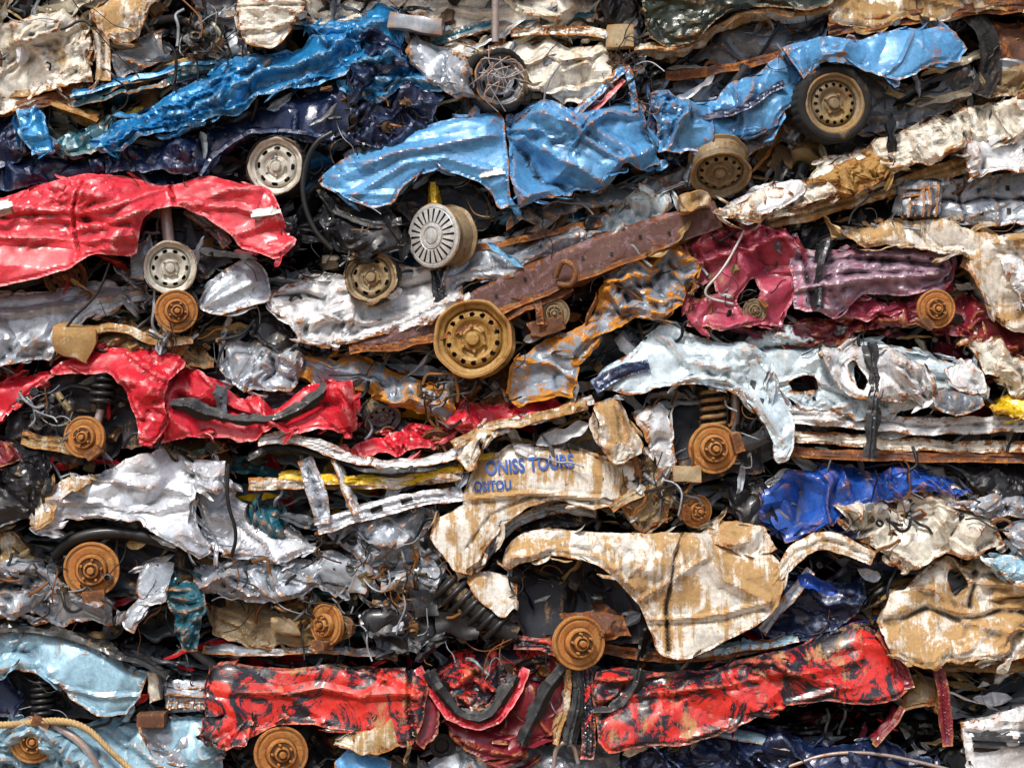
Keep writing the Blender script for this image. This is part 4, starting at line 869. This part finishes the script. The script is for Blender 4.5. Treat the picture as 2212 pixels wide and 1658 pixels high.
# ================================================================ DEBRIS
COL=dict(C='#e2dac0',T='#ba9a66',W='#e0e4e7',S='#a6b0ba',G='#646c74',K='#131518',R='#c4202e',B='#2f82b8',N='#152240',L='#78acce',O='#945a26',D='#3a2a20',P='#98586c',Y='#d8b61a',U='#1f50b8',E='#20606c',M='#701c2a')
rows=["CTS GKCT BGKS KGCS CTWG KDTG KTWG TDKC".split(),"NBKN NKGS NKBG KLGS LBSG GTKG OTCK GTCK".split(),"RGST GTKG GWSK KTGS KOGK PMKG PMKK PTMC".split(),
 "RKGK RGSG GEYS RYKG TGWK WSKG WSGW WSTW".split(),"SGKT SGKT KGES KGSS TKNK TKWG UNTK TGSC".split(),"LSKT KRKG RKMK RMKT KGSN RKGK RKMK WTKG".split()]
def regcol(x,y):
    c=int(np.clip((x+random.gauss(0,60))/276.5,0,7)); r=int(np.clip((y+random.gauss(0,40))/276.5,0,5))
    s=rows[r][c]+'GWKSKS'[random.randint(0,5)]
    v=np.array(hx(COL[random.choice(s)])); v[:3]*=random.uniform(.6,1.2); v[:3]=np.clip(v[:3],0,.8); return v
def scatter_ribbons(B,N,lr,wr,dr,da=.35,px=.15,sd0=0):
    for q in range(N):
        x=random.uniform(-200,2410); y=random.uniform(-90,1760)
        a=slope(x,y)+random.gauss(0,da)
        if random.random()<px: a+=random.uniform(.6,2.2)
        ribbon(B,x,y,a,random.uniform(*lr),random.uniform(*wr),random.uniform(*dr),regcol(x,y),q*7+int(lr[0])+sd0)
B=Bd(); scatter_ribbons(B,700,(90,320),(30,90),(.08,.34)); B.out('crumpled_sheet_metal')
B=Bd(); scatter_ribbons(B,1900,(40,240),(5,20),(-.04,.18),da=.35,px=.15); B.out('scrap_metal_strips')
B=Bd(); scatter_ribbons(B,170,(40,130),(9,30),(-.2,-.06),da=.6,px=.5,sd0=5000); B.out('bent_metal_shards')
B=Bd()
for q in range(1100): bits(B,random.uniform(-180,2390),random.uniform(-80,1750),random.choice((5,7,10,15,22))*random.uniform(.7,1.3),random.uniform(.0,.2),q)
B.out('scrap_machine_parts','parts')
B=Bd()
for q in range(800): cable(B,random.uniform(-180,2390),random.uniform(-60,1740),random.uniform(30,140),random.uniform(-.16,.1),random.choice((.7,1.,1.4,2.2,3.6)),random.choice(['#141416','#202226','#9aa0a6','#1a1816','#17181a','#5a5e62','#6a4426']))
B.out('cables_and_hoses','parts',sharp=0)
# ---- crushed cars outside the photographed part of the stack
cols=['lblue2','white','redd','silver','tanmud','navy','grey','cream','maroon','blue','green','rimtan']
def generic(cx,cy,L,Hh):
    grp('crushed_car',cx,cy); m=random.choice(cols); o=[]
    for t in np.linspace(0,1,9): o.append((cx-L/2+L*t,cy-Hh*(.5-.25*abs(math.sin(t*9)))-random.uniform(0,20)))
    o.append((cx+L/2+20,cy))
    for t in np.linspace(1,0,9):
        d=0
        if abs(t-.2)<.07 or abs(t-.8)<.07: d=-Hh*.42
        o.append((cx-L/2+L*t,cy+Hh*.5+d-random.uniform(0,14)))
    panel('body',o,m,y=-.08,g=11,cell=100,k=.35,skirt=1.0)
    for t in (.2,.8):
        (disc if random.random()<.5 else wheel)(cx-L/2+L*t,cy+Hh*.42,50,y=-.15,yaw=random.uniform(-20,20))
for (cx,cy,L) in ((-700,60,1000),(-720,330,1050),(-700,600,1000),(-720,870,1040),(-680,1130,980),(-700,1400,1000),(-700,1640,1020),
                  (2900,40,1050),(2900,300,1080),(2890,560,1050),(2900,830,1060),(2900,1100,1050),(2910,1370,1080),(2900,1620,1050),
                  (300,1790,1200),(1500,1800,1150),(-800,1830,900),(2720,1830,1000),(900,-170,1200),(2100,-190,1100),(-250,-60,400) ):
    generic(cx,cy,L,210)
cur[0]=None
# ================================================================ backing pile, ground, hill
def gridmesh(name,xs,ys,f,mat):
    X,Y=np.meshgrid(xs,ys); V=f(X.ravel(),Y.ravel()); n=len(xs)
    i=np.arange(len(ys)-1)[:,None]*n; j=np.arange(n-1)[None]
    F=np.stack([i+j,i+j+1,i+n+j+1,i+n+j],2).reshape(-1,4); return mk(name,V,F,mat)
def pile(x,y):
    h=crumple(x,y,991,130,.45,.2,2.0)
    return toW(x,y,.6-h*S*.8+np.clip((-110-y),0,1e9)*S*2.2)
gridmesh('scrap_pile',np.arange(-1350,3550,14.),np.arange(-520,1840,14.),pile,'pile')
def smat(name,c1,c2,scale):
    m=bpy.data.materials.new(name); t=NT(m); co=t.node('ShaderNodeTexCoord').outputs['Object']
    n=t.noise(co,scale,10,.65); t.l.new(t.mix(t.mr(n,.35,.65),hx(c1),hx(c2)),t.b.inputs['Base Color']); t.b.inputs['Roughness'].default_value=.95
    bp=t.node('ShaderNodeBump'); bp.inputs['Strength'].default_value=.5; t.l.new(t.noise(co,scale*6,8,.6),bp.inputs['Height']); t.l.new(bp.outputs[0],t.b.inputs['Normal']); mats[name]=m
smat('soil','#6b5238','#8a6d4a',.8); smat('hillsoil','#7d4f2a','#5c3a20',.7)
ax=np.concatenate([-np.geomspace(600,8,24),np.linspace(-7,7,40),np.geomspace(8,600,24)])
gridmesh('ground',ax,ax,lambda x,y:np.stack([x,y,.06*(vn(x*.8,y*.8,5)-.5)*(np.hypot(x,y)<60)-.03],1),'soil')
hx_=np.linspace(-60,60,120); hy=np.linspace(4,50,50)
gridmesh('hillside',hx_,hy,lambda x,y:np.stack([x,y,np.clip((y-4)*.5,0,9)+1.2*(vn(x*.25,y*.25,8)-.5)-.3],1),'hillsoil')
# ================================================================ light & camera
w=bpy.data.worlds.new("World"); sc.world=w; w.use_nodes=True; nt=w.node_tree
sk=nt.nodes.new('ShaderNodeTexSky'); sk.sky_type='NISHITA'; sk.sun_disc=False
sk.sun_elevation=math.radians(55); sk.sun_rotation=math.radians(205); sk.dust_density=4
nt.links.new(sk.outputs[0],nt.nodes['Background'].inputs[0]); nt.nodes['Background'].inputs[1].default_value=.15
sl=bpy.data.lights.new('sun','SUN'); sl.energy=3.3; sl.angle=math.radians(9); sl.color=(1,.96,.9)
so=bpy.data.objects.new('sun',sl); sc.collection.objects.link(so)
az=math.radians(205); el=math.radians(55); d=Vector((math.sin(az)*math.cos(el),math.cos(az)*math.cos(el),math.sin(el)))
so.rotation_euler=(-d).to_track_quat('-Z','Y').to_euler()
cd=bpy.data.cameras.new('camera'); co=bpy.data.objects.new('camera',cd); sc.collection.objects.link(co)
D=16.0; co.location=(0,-D-.1,ZC); co.rotation_euler=(math.radians(90),0,0); cd.sensor_width=36; cd.lens=36*D/(2212*S); cd.clip_end=2000
sc.camera=co
